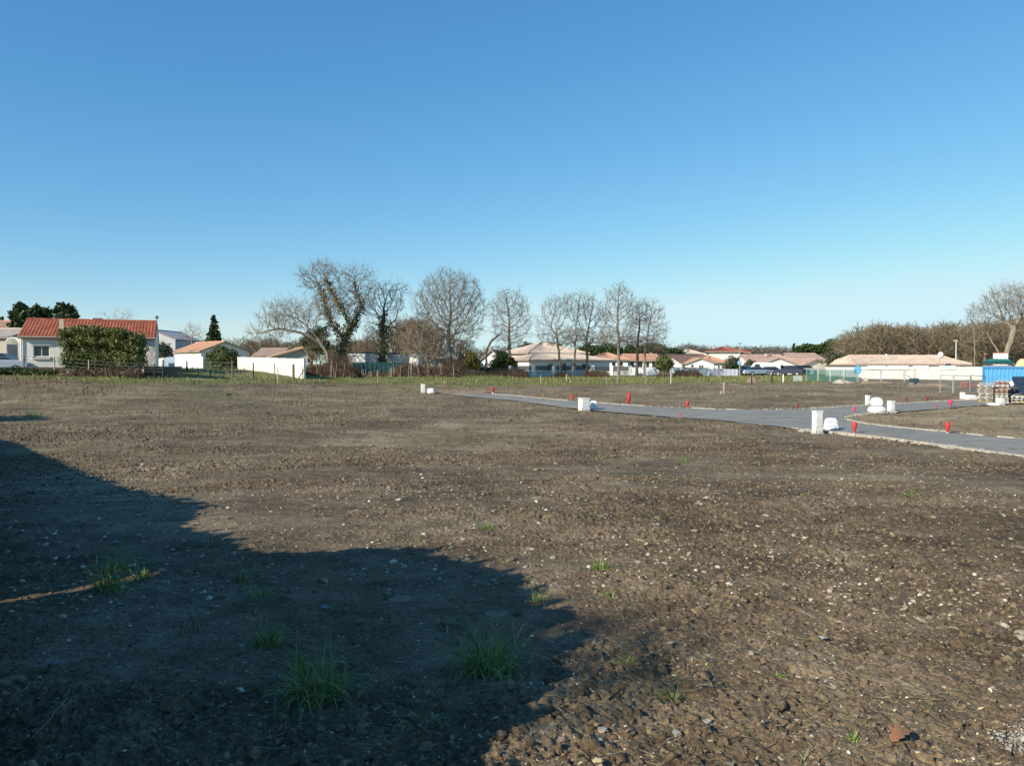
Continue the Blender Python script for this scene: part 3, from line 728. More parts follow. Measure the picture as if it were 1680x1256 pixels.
# seedlings and long dry stalks, uncountable
x, y = fan(260, 3.1, 11, 2, 34); P0s = onground(x, y); PP = []; DD = []
for q in P0s:
    for _ in range(rs.randint(3, 8)): PP.append(q+rs.normal(0, .004, 3)*[1, 1, 0]); a_ = rs.uniform(0, 6.28); DD.append([math.cos(a_)*rs.uniform(.4, 1.8), math.sin(a_)*rs.uniform(.4, 1.8)])
PP = np.array(PP); DD = np.array(DD); V, Q = ribbons(PP, DD, rs.gamma(3, .014, len(PP)), rs.uniform(.0025, .006, len(PP)), rs, 4, 1.2)
tag(link('seedlings', npmesh('seedlings', V, Q, True), weed_m), 'tiny weed seedlings sprouting here and there between the clods', 'seedlings', kind='stuff')
x, y = fan(170, 3.0, 12, 2, 36); P = onground(x, y, .008); n = len(P); a = rs.uniform(0, 6.283, n); L = rs.gamma(3, .05, n)+.04; d = np.stack([np.cos(a)*L, np.sin(a)*L, rs.uniform(0, .18, n)*L], 1)
m1 = P+d*.35+rs.normal(0, .05, (n, 3))*L[:, None]; m2 = P+d*.7+rs.normal(0, .05, (n, 3))*L[:, None]
for q in (m1, m2): q[:, 2] = np.maximum(q[:, 2], P[:, 2])
o = rs.uniform(.0010, .0022, n); V, Q = merge([tubes(P, m1, o, o*.9, 4), tubes(m1, m2, o*.9, o*.8, 4), tubes(m2, P+d, o*.8, o*.4, 4)])
tag(link('dry_stalks', npmesh('dry_stalks', V, Q), straw), 'long pale dry stalks lying over the soil', 'plant litter', kind='stuff')
# dead leaves lying singly
def leaf(px, py, size, rz, colr, label, curlz=.35):
    p = hit(px, py); s_ = size/F*p.y*(1 if size > 40 else .7); mb = MB(); n = 8; vs = []; 
    prof = [(0, .02), (.12, .22), (.22, .16), (.34, .42), (.46, .22), (.58, .40), (.72, .18), (.86, .14), (1, .01)]
    for i, (t, w) in enumerate(prof):
        zc = .25*math.sin(t*3.1)*curlz
        vs += [(t-.5, -w*rnd.uniform(.5, 1), zc+w*curlz*.6), (t-.5, 0, zc), (t-.5, w*rnd.uniform(.8, 1.1), zc+w*curlz*1.2)]
    fs = []
    for i in range(n): fs += [(3*i, 3*i+1, 3*i+4, 3*i+3), (3*i+1, 3*i+2, 3*i+5, 3*i+4)]
    mb.add([(a*s_, b*s_, c*s_) for a, b, c in vs], fs); mb.tube((.48*s_, 0, 0), (.85*s_, .05*s_, .05*s_), .012*s_, .008*s_, 5)
    o = mb.build('dead_leaf', plain('leaf_'+label[:8].replace(' ', '_'), colr, .7, .25, 30), None, True, 0, (p.x, p.y, gz(p.x, p.y)+.012)); o.rotation_euler = (.15, -.1, rz)
    tag(o, label, 'leaf', 'single dead leaves on the soil')
leaf(1478, 1238, 52, .5, (.30, .15, .075), 'orange-brown curled dead leaf by the bottom edge on the right')
leaf(196, 994, 22, .2, (.22, .23, .21), 'pale grey leaf just below the sunlit tuft')
leaf(532, 1003, 26, -.3, (.22, .23, .21), 'pale grey-green leaf in the middle of the shadow')
leaf(88, 1098, 28, .1, (.22, .23, .21), 'grey curled leaf in the lower left shadow')
leaf(644, 1178, 18, 2.6, (.33, .13, .10), 'small reddish leaf below the largest tuft')
leaf(1015, 1066, 20, 2.4, (.50, .38, .24), 'tan curled leaf in the sun right of the shadow')
leaf(190, 900, 22, .1, (.22, .23, .21), 'pale leaf in the upper left shadow')
# larger single pale stones
for i, (px, py, sz, lb) in enumerate(((1145, 829, 11, 'white stone lying alone in the sunlit middle of the field'), (1382, 874, 9, 'pale stone in the right half below the road'), (908, 916, 10, 'slim pale stone near the top of the dappled shadow'), (1114, 910, 7, 'small pale stone left of the sunny tuft'), (988, 1217, 17, 'pale cream stone at the bottom centre, just out of the shadow'), (1112, 1226, 17, 'bright white stone at the bottom, right of the cream one'), (1348, 1050, 13, 'yellowish stone in the lower right'), (1160, 1200, 15, 'pale lump beside the bottom edge, right of centre'), (1512, 1012, 18, 'flat beige stone half buried on the right'), (812, 1203, 11, 'bluish pale stone in the shadow near the bottom'), (1676, 1046, 16, 'white stone at the right edge of the picture'), (1232, 1085, 10, 'small cream stone among clods at lower right'), (1100, 1062, 9, 'small white stone right of the tan leaf'), (1265, 912, 9, 'pale stone in the sunny middle right'), (1545, 748, 5, 'small pale stone just below the road on the right'))):
    p = hit(px, py); V, Q = lumps(np.array([[0, 0, 0.]]), [sz/F*p.y*.5], np.random.RandomState(100+i), ICO2, .24, .55)
    o = link('stone', npmesh('stone', V, Q), stone_w if False else plain('cream_stone', (.48, .43, .34), .9, .3, 40, bump=.6), None, (p.x, p.y, gz(p.x, p.y)+sz/F*p.y*.12)); tag(o, lb, 'stone', 'larger single stones in the field')

# ---------------------------------------------------------------- hedge outside the left edge that throws the long shadow
contour = [(0, 710), (120, 722), (200, 752), (270, 796), (380, 826), (345, 862), (455, 908), (700, 895), (850, 935), (930, 1030), (985, 1095), (930, 1180), (850, 1256), (800, 1400)]
prof = []
for cpx, cpy in contour:
    q = hit(cpx, cpy); s_ = (q.x+.672*q.y+1.0)/(SUN[0]+.672*SUN[1]); prof.append((q.y-SUN[1]*s_, s_*TANE+bz(q.x, q.y)+.04))
ymax = max(p_[0] for p_ in prof)+.6; prof += [(ymax, .05), (0, 1.35), (-4, 1.4)]; prof.sort()
hx = lambda y: -.672*y-1.0
core = MB(); lp = []
y = -4.0
while y < ymax:
    h = float(np.interp(y, [p[0] for p in prof], [p[1] for p in prof])); h *= .96+.10*rnd.random(); dy = .07
    slit = 4.99 < y < 5.08
    a = Vector((hx(y), y, .0)); t = Vector((-.672*dy, dy, 0)); s2 = Vector((-SUN[0]*.55, -SUN[1]*.55, 0)); zb = bz(a.x, a.y)
    zl = 1.28 if slit else -.05
    q = [a, a+t, a+t+s2, a+s2]; top = Vector((0, 0, zb+max(h-.06, zl+.1))); bot = Vector((0, 0, zb+zl))
    core.add([v+bot for v in q]+[v+top for v in q], [(3,2,1,0),(4,5,6,7),(0,1,5,4),(1,2,6,5),(2,3,7,6),(3,0,4,7)])
    for _ in range(34 if h > .5 else 12):
        k = rnd.random(); zz_ = rnd.uniform(zl if slit else 0, h+.05)
        if abs(y-5.03) < .17 and zz_ < 1.32: continue
        b = a+s2*(k*1.15-.05)+Vector((rnd.gauss(.02, .03), rnd.gauss(0, .03), zb+zz_)); lp.append(b)
    y += dy
hg = thing('hedge', 'dense clipped evergreen hedge beside the camera just outside the left edge', 'hedge', (0, 0, 0))
core.build('dense_interior', plain('hedge_interior', (.03, .045, .018), .9, .3, 6), hg)
V, Q = cards(np.array(lp), .045, rs); link('foliage', npmesh('foliage', V, Q), leafmat('hedge_leaves', [(0, (.03, .06, .015)), (.6, (.05, .10, .025)), (1, (.09, .14, .04))]), hg)
# ================================================================ buildings
def local(root, W, px, Y):
    k = (px-840)/F/(CT+.02*ST); rz = root.rotation_euler.z
    return (k*Y-root.location.x)/(math.cos(rz)-k*math.sin(rz))
# --- left bungalow
L1, W1, z1, he1, hr1 = house('bungalow', 'cream bungalow with red corrugated tile roof and stone end wall behind the big hedge', 'house', 62, 32, 255, 608, 553, 528, D=7.2, style='x', wm=stucco, rm=tile_red, wins=[(55, 82, 567.5, 585.5)], over=.35, eg=.06, rz=.40)
MB().box(local(L1, W1, 51, 62), -.10, Z(567, 62)-z1, local(L1, W1, 86, 62), -.003, Z(565.2, 62)-z1).build('window_canopy', stucco, L1)
MB().box(local(L1, W1, 53, 62), -.14, Z(589.2, 62)-z1, local(L1, W1, 83, 62), -.003, Z(587.6, 62)-z1).build('sill_ledge', stucco, L1)
xs0, xs1 = local(L1, W1, 239, 62), local(L1, W1, 255.3, 62)
s = NT('stone_cladding'); bt = s.n('ShaderNodeTexVoronoi', i_Scale=4.4); m2 = s.n('ShaderNodeMapping'); m2.inputs['Scale'].default_value = (1, 1, 1.7); s.l(s.co(), m2.inputs[0]); s.l(m2.outputs[0], bt.inputs['Vector'])
bt.feature = 'F1'; b2 = s.n('ShaderNodeTexVoronoi', i_Scale=4.4, feature='DISTANCE_TO_EDGE'); s.l(m2.outputs[0], b2.inputs['Vector'])
sep = s.n('ShaderNodeSeparateColor'); s.l(bt.outputs['Color'], sep.inputs[0])
s.col(s.mix(s.ramp(b2.outputs['Distance'], [(0, (0, 0, 0)), (.07, (1, 1, 1))]), (.22, .19, .15), s.ramp(sep.outputs[0], [(0, (.42, .37, .30)), (.5, (.66, .60, .50)), (1, (.84, .79, .70))]))); s.set(.9); s.bump(b2.outputs['Distance'], .8, .04)
MB().box(xs0, -.07, -.4, xs1, -.004, Z(563.5, 62)-z1).build('stone_wall', s.m, L1)
rf = [c for c in L1.children if c.name.startswith('roof')][0]
xc = local(L1, W1, 98, 62)
cm = MB().box(xc-.16, 1.2, hr1-1.6, xc+.16, 1.6, Z(525.5, 64)-z1).build('chimney', plain('chimney_render', (.62, .55, .38), .9, .2, 4), rf)
xc = local(L1, W1, 152, 62)
cm = MB().box(xc-.28, 3.9, hr1-.4, xc+.28, 4.5, hr1+.28).build('chimney', plain('old_brick', (.16, .11, .10), .9, .2, 5), rf)
MB().box(xc-.36, 3.82, hr1+.28, xc+.36, 4.58, hr1+.36).build('chimney_cap', conc, cm)
xc = local(L1, W1, 143, 62)
MB().lathe([(.30, hr1-.1), (.30, hr1+.12), (.2, hr1+.3), (.05, hr1+.38)], 14, Matrix.Translation((xc, 4.2, 0))).build('roof_cowl', frame_w, rf)
MB().tube((-W1/2-.06, -.42, he1-.05), (W1/2+.06, -.42, he1-.05), .06, n=8).build('gutter', fascia_trim, rf)
MB().tube((-W1/2+.15, -.08, -.3), (-W1/2+.15, -.08, he1-.1), .045, n=8).build('downpipe', frame_w, L1)
ac = thing('heat_pump', 'pale grey heat pump unit against the cream bungalow wall, left of the hedge', 'heat pump', at(98, 597, 61.3))
mb = MB().box(-.30, 0, -.06, .30, .32, .58); mb.build('casing', plain('grey_casing', (.42, .43, .44), .6, .1), ac, bevel=.02)
MB().lathe([(.22, 0), (.22, .02), (.02, .03)], 20, Matrix.Translation((0, -.004, .26)) @ Matrix.Rotation(math.pi/2, 4, 'X')).build('fan_grille', frame_d, ac)
for sx in (-.2, .2): MB().box(sx-.03, .02, -.42, sx+.03, .3, -.065).build('foot', conc, ac)
an = thing('roof_antenna', 'television antenna rising over the right end of the red roof', 'antenna', (X(248.5, 64.5), 65.6, z1+hr1+.1))
MB().tube((0, 0, -.3), (0, 0, Z(520, 65.6)-(z1+hr1+.1)), .02).build('mast', metal_g, an)
zt = Z(521, 65.6)-(z1+hr1+.1)
mb = MB().tube((-.22, 0, zt), (.25, 0, zt+.02), .012)
for k in range(6): mb.tube((-.2+k*.085, -.16, zt), (-.2+k*.085, .16, zt), .009)
mb.tube((-.15, 0, zt-.2), (.15, 0, zt-.2), .012); mb.build('aerial', metal_g, an)
MB().box(-.09, -.05, zt-.12, .09, .05, zt+.16).build('reflector', frame_d, an)
# --- far left neighbour and carport
house('house', 'low beige-walled house with orange tiles cut by the left edge of the picture', 'house', 80, -90, 12, 606, 553, 541, D=9, style='x', wm=plain('beige_render', (.50, .43, .35), .9), rm=tile_bge, wins=[(-60, -40, 568, 582)])
house('house', 'pinkish upper house gable peeping over the beige roof at the far left', 'house', 96, -90, 10, 606, 538, 528, D=8, style='x', wm=plain('beige_render', (.50, .43, .35), .9), rm=tile_org)
cp = thing('carport', 'white-canopied carport at the left end of the bungalow', 'carport', (X(20, 61), 61, min(Z(603, 61), bz(X(20, 61), 61))))
z0 = cp.location.z; w2 = (X(31, 61)-X(9, 61))/2
mb = MB(); n = 10
for i in range(n):
    a0, a1 = math.pi*i/n, math.pi*(i+1)/n; hz = Z(563, 61)-z0; rr = .5
    q = [(-w2*math.cos(a), hz+rr*math.sin(a)) for a in (a0, a1)]
    mb.add([(q[0][0], 0, q[0][1]), (q[1][0], 0, q[1][1]), (q[1][0], 3.5, q[1][1]), (q[0][0], 3.5, q[0][1]), (q[0][0], 0, q[0][1]-.06), (q[1][0], 0, q[1][1]-.06), (q[1][0], 3.5, q[1][1]-.06), (q[0][0], 3.5, q[0][1]-.06)], [(0,1,2,3),(7,6,5,4),(0,4,5,1),(3,2,6,7)])
mb.build('canopy', wrap_w, cp)
for sx in (-w2, w2-.06):
    for yy in (0, 3.4): MB().box(sx, yy, -.3, sx+.06, yy+.06, Z(563, 61)-z0).build('post', metal_g, cp)
MB().box(-w2, 3.44, -.3, w2, 3.52, Z(564, 61)-z0).build('back_panel', plain('beige_render', (.5, .43, .35)), cp)

# --- cars
def car(px, base, Y, L, H, rz, colr, name, label, van=False):
    x = X(px, Y); z = bz(x, Y); r = thing(name, label, 'van' if van else 'car', (x, Y, z), rz, 'cars parked behind the meadow')
    paint = plain('car_paint_%d%d%d' % tuple(int(c*99) for c in colr), colr, .28, .04, 1, spec=.6)
    wd = .86; h = H
    if van: pr = [(-.5, .22), (-.5, .95), (-.49, .98), (.22, 1.0), (.30, .98), (.42, .60), (.49, .52), (.5, .22)]
    else: pr = [(-.5, .24), (-.5, .55), (-.47, .64), (-.36, .67), (.26, .66), (.46, .56), (.5, .48), (.5, .24)]
    mb = MB(); secs = [(-1, .90), (-.93, 1), (.93, 1), (1, .90)]; n = len(pr)
    vs = [(p[0]*L*(1 if abs(s_) < .95 else .985), s_*wd, .12+(p[1]*h-.12)*k) for s_, k in secs for p in pr]
    fs = [(j*n+i, j*n+(i+1) % n, (j+1)*n+(i+1) % n, (j+1)*n+i) for j in range(3) for i in range(n)]+[tuple(reversed(range(n))), tuple(range(3*n, 4*n))]
    mb.add(vs, fs); mb.build('body', paint, r, False, .03)
    if not van:
        cb = MB(); lo = [(-.40, .64), (.24, .64)]; hi = [(-.29, .97), (.06, .98)]
        v = [(lo[0][0]*L, -wd*.93, lo[0][1]*h), (lo[1][0]*L, -wd*.93, lo[1][1]*h), (lo[1][0]*L, wd*.93, lo[1][1]*h), (lo[0][0]*L, wd*.93, lo[0][1]*h), (hi[0][0]*L, -wd*.74, hi[0][1]*h), (hi[1][0]*L, -wd*.74, hi[1][1]*h), (hi[1][0]*L, wd*.74, hi[1][1]*h), (hi[0][0]*L, wd*.74, hi[0][1]*h)]
        cb.add(v, [(3,2,1,0),(4,5,6,7),(0,1,5,4),(1,2,6,5),(2,3,7,6),(3,0,4,7)]); cb.build('cabin_glass', glass, r, False, .04)
        MB().box(-.27*L, -wd*.72, .975*h, .05*L, wd*.72, 1.0*h).build('roof_panel', paint, r, bevel=.015)
    else:
        MB().box(.13*L, -wd-.006, .60*h, .28*L, wd+.006, .86*h).build('side_window', glass, r)
        MB().add([(.315*L, -wd*.85, .94*h), (.315*L, wd*.85, .94*h), (.425*L, wd*.85, .63*h), (.425*L, -wd*.85, .63*h)], [(0,1,2,3)]).build('windscreen', glass, r)
    for sx in (-.31, .31):
        for sy in (-1, 1):
            M = Matrix.Translation((sx*L, sy*wd, .31)) @ Matrix.Rotation(math.pi/2, 4, 'X')
            w_ = MB().lathe([(.24, -.11), (.31, -.09), (.31, .09), (.24, .11)], 16, M).build('wheel', tyre, r)
            MB().lathe([(.19, -.118), (.19, .118)], 12, M).build('rim', metal_g, w_)
    for sy in (-1, 1): MB().box(.485*L, sy*wd*.72-.13, .46*h if not van else .40*h, .503*L, sy*wd*.72+.13, .54*h if not van else .48*h).build('headlight', frame_w, r, bevel=.01)
    for sy in (-1, 1): MB().box(-.505*L, sy*wd*.82-.08, .48*h, -.492*L, sy*wd*.82+.08, .60*h).build('tail_light', red_p, r)
    return r
car(3, 604, 60, 4.1, 1.55, .25, (.30, .36, .42), 'car', 'light blue-grey car cut by the left edge beside the carport')
car(1214, 616, 118, 1.0*4, 1.45, -1.1, (.78, .78, .78), 'car', 'white car seen end-on beside the street lamp pole')
car(1229, 615, 124, 3.6, 1.5, .1, (.35, .42, .48), 'car', 'light grey car between the white car and the van')
car(1253, 616, 121, 5.0, 2.0, 2.9, (.78, .80, .80), 'van', 'white van with a dark windscreen in front of the wide white gable', True)
car(1243, 616, 116, 4.0, 1.35, .15, (.22, .30, .37), 'car', 'blue-grey car parked in front of the white van')
car(1268, 616, 117, 4.1, 1.35, .1, (.05, .055, .075), 'car', 'dark car just right of the blue-grey car')
car(1292, 616, 114, 4.3, 1.5, 2.8, (.045, .05, .08), 'car', 'dark navy car left of the green netting fence')
car(1306, 616, 120, 4.2, 1.5, .4, (.03, .035, .05), 'car', 'black car nearest the green netting fence')
car(1322, 617, 128, 4.2, 1.6, .4, (.75, .72, .66), 'car', 'cream car half behind the green netting')

# --- walls and fences (each one thing)
def wall(name, label, cat, p0, p1, h0, h1, t=.18, mat=None, cap=True, panels=0, postm=None, group=None, below=.5):
    p0 = Vector(p0); p1 = Vector(p1); d = p1-p0; L = math.hypot(d.x, d.y); rz = math.atan2(d.y, d.x)
    r = thing(name, label, cat, p0, rz, group); dz = d.z
    mb = MB(); k = max(1, panels)
    for i in range(k):
        a, b = L*i/k, L*(i+1)/k; za = dz*(i+.5)/k; hh_ = h0+(h1-h0)*(i+.5)/k
        if k == 1:
            mb.add([(0, 0, -below), (L, 0, dz-below), (L, t, dz-below), (0, t, -below), (0, 0, h0), (L, 0, dz+h1), (L, t, dz+h1), (0, t, h0)], [(3,2,1,0),(4,5,6,7),(0,1,5,4),(1,2,6,5),(2,3,7,6),(3,0,4,7)])
        else:
            mb.box(a+.07, 0, za-below, b-.07, t*.5, za+hh_)
    mb.build('wall_panel' if panels else 'wall', mat or stucco_w, r)
    if panels:
        for i in range(k+1):
            a = L*i/k; za = dz*i/k; hh_ = h0+(h1-h0)*i/k
            MB().box(a-.068, -.05, za-below, a+.068, t*.5+.05, za+hh_+.03).build('post', postm or mat or stucco_w, r)
    elif cap:
        MB().add([(-.03, -.04, h0+.003), (L+.03, -.04, dz+h1+.003), (L+.03, t+.04, dz+h1+.003), (-.03, t+.04, h0+.003), (-.03, -.04, h0+.06), (L+.03, -.04, dz+h1+.06), (L+.03, t+.04, dz+h1+.06), (-.03, t+.04, h0+.06)], [(3,2,1,0),(4,5,6,7),(0,1,5,4),(1,2,6,5),(2,3,7,6),(3,0,4,7)]).build('coping', conc, r)
    return r, L
def wall_px(name, label, cat, a, b, mat=None, **kw):
    """a,b=(px, top, bottom, Y)"""
    pa = at(a[0], a[2], a[3]); pb = at(b[0], b[2], b[3])
    return wall(name, label, cat, pa, pb, at(a[0], a[1], a[3]).z-pa.z, at(b[0], b[1], b[3]).z-pb.z, mat=mat, **kw)
cream_panel = plain('cream_concrete_panels', (.82, .79, .68), .9, .08, 2, bump=.15)
wall_px('garden_wall', 'long bright white panel wall behind the wire fence, left of the ivy tree', 'wall', (391, 585.5, 611.5, 78), (498.5, 588.5, 618, 68), cream_panel, panels=8)
wall_px('low_wall', 'low dark timber edging wall in front of the cream bungalow', 'wall', (-60, 601, 609, 59.5), (105, 602.2, 608, 59.5), wood_dark, cap=False, t=.15)
wall_px('low_wall', 'low stone garden wall right of the bungalow, its shade put into a dark colour', 'wall', (236, 602, 612, 60), (296, 602, 608, 60), wood, t=.3)  # dark timber colour stands in for the shade lying on this wall
house('garage', 'large pale grey shed gable behind the right end of the bungalow', 'garage', 118, 243, 288, 602, 557, 542, D=10, style='y', wm=stucco_g, rm=plain('grey_sheet', (.35, .36, .37)), over=.15, ridge_c=.2)
house('house', 'white house with bright orange roof and grey gable behind the round garden bush', 'house', 96, 330, 409, 606, 576, 561.5, D=9, style='y', wm=stucco_w, rm=tile_org, over=.35, ridge_c=.47, rz=.75, wins=[(385, 393, 586, 594)])
house('house', 'low brown-roofed house seen behind the white gate', 'house', 122, 284, 330, 604, 578, 567, D=8, style='x', wm=stucco_g, rm=tile_pnk, wins=[(300, 306, 586, 592)], chim=[(318, 563, 0)])
wall_px('gate', 'bright white arched gate wall left of the round garden bush', 'gate', (294.5, 587, 606.5, 84), (333, 585, 607, 82), stucco_w, cap=False)
wall_px('sliding_gate', 'pale blue sliding gate panel between the bungalow and the white gate wall', 'gate', (271, 586, 601, 86), (286, 585, 601, 86), plain('pale_blue_paint', (.40, .50, .60), .6), cap=False, t=.06)
wall_px('garden_wall', 'short white wall with a wheel sign next to the stone end of the bungalow', 'wall', (256.5, 588, 601, 85), (270, 587, 601, 85), stucco_w)
house('house', 'orange-roofed house with dark eaves just behind the long white wall', 'house', 90, 452, 505, 612, 584, 571.5, D=7, style='y', wm=stucco_g, rm=tile_org, over=.4, ridge_c=.85, rz=.4)
house('house', 'small brown-orange roof with a chimney left of the brighter orange one', 'house', 112, 418, 456, 610, 584, 573, D=8, style='x', wm=stucco_g, rm=tile_pnk, chim=[(439, 570.5, 0)])
house('outbuilding', 'bright white flat-roofed block between the two ivy trees', 'outbuilding', 88, 570, 599, 617, 579.5, 579, D=4, style='flat', wm=stucco_w, over=0, rz=-.25)
house('outbuilding', 'long flat-roofed shed behind the green screen fence, light shade put into its grey', 'outbuilding', 90, 628, 672, 617, 580.8, 580, D=5, style='flat', wm=stucco_g, over=0)  # grey render stands in for the light shade on this front
house('outbuilding', 'small white end block with a dark doorway right of the long grey shed', 'outbuilding', 86, 671.5, 686, 617, 580.2, 580, D=4, style='flat', wm=stucco_w, over=0, doors=[])
house('house', 'white low house half hidden behind the brown bramble hedge', 'house', 100, 683, 746, 617, 588, 578, D=7, style='x', wm=stucco_g, rm=tile_bge, rz=.3, wins=[(700, 706, 592, 599)])
wall_px('screen_fence', 'dark teal privacy screen fence in front of the white flat-roofed blocks', 'fence', (580, 594.5, 616, 80), (668, 594.5, 616.5, 80), plain('teal_screen', (.012, .055, .062), .7, .2, 3), panels=12, t=.06)
house('house', 'small white house with orange roof between the two laurel bushes', 'house', 128, 788, 826, 616, 591, 575, D=8, style='y', wm=stucco_w, rm=tile_org, rz=-.25, wins=[(799, 804, 595, 602)])
house('house', 'white cottage with a beige roof peeping left of the yellowish laurel', 'house', 125, 745, 772, 616, 592, 586, D=6, style='x', wm=stucco_w, rm=tile_bge)
# gate pillars with white caps
def pillar(px, top, bot, Y, w, label, mat=None):
    p = at(px, bot, Y); h = at(px, top, Y).z-p.z; r = thing('gate_pillar', label, 'pillar', p, .5, 'gate pillars with white caps')
    MB().box(-w/2, -w/2, -.4, w/2, w/2, h-.1).build('shaft', mat or stucco_g, r); MB().box(-w*.62, -w*.62, h-.098, w*.62, w*.62, h).build('cap', stucco_w, r)
pillar(753, 599, 616, 104, .5, 'leftmost white-capped gate pillar beside the bramble hedge')
pillar(766, 599, 616, 104, .5, 'second white-capped gate pillar, below the yellowish laurel')
pillar(784, 600, 616, 104, .45, 'third white-capped pillar in front of the small orange-roofed house')
wall_px('dark_gate', 'dark slatted gate between the two leftmost white-capped pillars', 'gate', (755.5, 603, 616, 104.1), (763.5, 603, 616, 104.1), frame_d, cap=False, t=.05)
wall_px('garden_wall', 'dark fence panel right of the white-capped pillars', 'wall', (787, 602, 617, 106), (845, 602, 617, 107), frame_d, cap=False, t=.08)
# --- big villa in the middle
M1 = house('villa', 'wide villa with two beige-pink hip roofs, lower part, right of the laurel bushes', 'house', 119, 868, 1000, 617, 590.5, 582, D=7.5, style='hip', wm=stucco_w, rm=tile_bge, rz=.62, over=.5, wins=[(899, 907, 597, 607), (923, 929, 596, 607), (938, 945, 596, 607), (955, 961, 597, 603)], gwins=[(.45, .62, 1.2, 2.4)], frm=frame_d)[0]
house('villa_upper_storey', 'raised rear block of the villa with its own beige-pink hip roof', 'house', 132, 868, 960, 617, 578.5, 563, D=11, style='hip', wm=stucco_w, rm=tile_bge, rz=.48, over=.6)
# villa front wall with pillars
Yv = 99; pa = at(838, 617, Yv); pb = at(970, 617, Yv+11)
vw, Lv = wall('garden_wall', 'low grey-white villa wall with dark slats and square white pillars', 'wall', pa, pb, Z(609, Yv)-pa.z, Z(609, Yv+11)-pb.z, mat=stucco_g)
k = 4
for i in range(k+1):
    a = Lv*i/k+.2; za = (pb.z-pa.z)*i/k; MB().box(a-.26, -.10, za-.5, a+.26, .42, za+Z(599.5, Yv)-pa.z).build('pillar', stucco_w, vw)
for i in range(k):
    a0, a1 = Lv*i/k+.5, Lv*(i+1)/k-.1; sl_ = MB()
    for j in range(5): sl_.box(a0, .05, Z(608, Yv)-pa.z+j*.13, a1, .09, Z(608, Yv)-pa.z+j*.13+.115)
    sl_.build('slat_panel', frame_d, vw)
Yv2 = 116; pa = at(972, 617, Yv2); pb = at(1034, 617, Yv2)
vw, Lv = wall('garden_wall', 'second stretch of pillared low wall in front of the orange-roofed villa', 'wall', pa, pb, Z(609, Yv2)-pa.z, Z(609, Yv2)-pb.z, mat=stucco_g)
for i in range(3):
    a = Lv*i/2; MB().box(a-.26, -.10, -.5, a+.26, .42, Z(599.5, Yv2)-pa.z).build('pillar', stucco_w, vw)
for i in range(2):
    a0, a1 = Lv*i/2+.3, Lv*(i+1)/2-.3; sl_ = MB()
    for j in range(5): sl_.box(a0, .05, Z(608, Yv2)-pa.z+j*.13, a1, .09, Z(608, Yv2)-pa.z+j*.13+.115)
    sl_.build('slat_panel', frame_d, vw)
wall_px('garden_wall', 'plain bright white garden wall at the right of the pillared wall', 'wall', (1034.5, 602.5, 615.5, 118), (1079, 602.5, 615.5, 118), stucco_w)
house('villa', 'white villa with bright orange roof behind the second pillared wall', 'house', 128, 971, 1030, 616, 590, 580, D=10, style='hip', wm=stucco_w, rm=tile_org, over=.5, wins=[(990, 996, 595, 604), (1004, 1010, 594, 600), (1016, 1022, 594, 600)], frm=frame_d)
house('house', 'white house with many dark windows and an orange roof behind the plain white wall', 'house', 132, 1031, 1081, 616, 591, 582, D=9, style='x', wm=stucco_w, rm=tile_org, over=.5, wins=[(1034, 1040, 593, 602), (1046, 1054, 594, 602), (1060, 1065, 594, 602), (1070, 1076, 593, 602)], frm=frame_d)
house('house', 'distant small orange roof over the right end of the villa', 'house', 160, 940, 962, 614, 581, 574, D=8, style='x', wm=stucco_w, rm=tile_org)
# --- right part of the village
house('house', 'white gabled house with long brown roof right of the last bare trees', 'house', 125, 1088, 1118, 615, 597, 582, D=13, style='y', wm=stucco_w, rm=tile_brn, rz=-.62, over=.3, ridge_c=.2)
house('house', 'small white gabled house with a twin window and an arched window', 'house', 120, 1128, 1171, 615, 596, 588, D=11, style='y', wm=stucco_w, rm=tile_org, over=.3, rz=-.12, wins=[(1134, 1138, 598, 602), (1147, 1150, 599, 604), (1151, 1154, 599, 604)], frm=frame_d)
house('house', 'shaded white wing with an orange hip roof right of the small gabled house', 'house', 128, 1166, 1193, 615, 595, 585, D=9, style='hip', wm=stucco_w, rm=tile_org, rz=.1, wins=[(1178, 1181, 600, 604), (1184, 1187, 600, 604)], frm=frame_d)
house('house', 'two-storey cream house with a low red hip roof behind the olive trees', 'house', 150, 1163, 1214, 613, 576.3, 570.5, D=9, style='hip', wm=stucco, rm=tile_red, rz=-.2, over=.6, wins=[])
house('house', 'pinkish brick-sided wing at the right of the two-storey house', 'house', 153, 1212, 1228, 613, 578.5, 573, D=6, style='hip', wm=plain('pink_render', (.50, .36, .32)), rm=tile_red, wins=[(1216, 1219, 580, 586), (1222, 1224, 580, 586)])
house('house', 'distant house with a wide beige hip roof and small chimneys', 'house', 190, 1118, 1162, 611, 583, 574.5, D=12, style='hip', wm=stucco, rm=tile_bge, chim=[(1135, 573.3, 0)])
house('house', 'long brown roof running behind the small gabled house', 'house', 145, 1106, 1160, 613, 592, 582, D=9, style='x', wm=stucco, rm=tile_brn)
wall_px('garden_wall', 'white garden wall with a grey cap under the brown-roofed house', 'wall', (1084, 603, 616, 112), (1128, 603, 616, 112), stucco_w)
wall_px('garden_wall', 'bright white corner wall left of the pale slatted fence', 'wall', (1128.5, 603.5, 616, 112), (1164, 604, 616, 112), stucco_w)
wall_px('slatted_fence', 'pale bluish slatted fence with a dark cap, left of the street lamp', 'fence', (1164.5, 605, 616, 112), (1210, 605.5, 615.5, 112), plain('pale_blue_slats', (.52, .53, .60), .7, .08, 30), panels=7, t=.08)
house('house', 'wide white gable with a dark hedge in front, centre of the right-hand village', 'house', 130, 1243, 1311, 614.5, 600, 587.5, D=16, style='y', wm=stucco_w, rm=tile_pnk, over=.35, rz=-.10, wins=[(1259, 1266, 599, 604.5)])
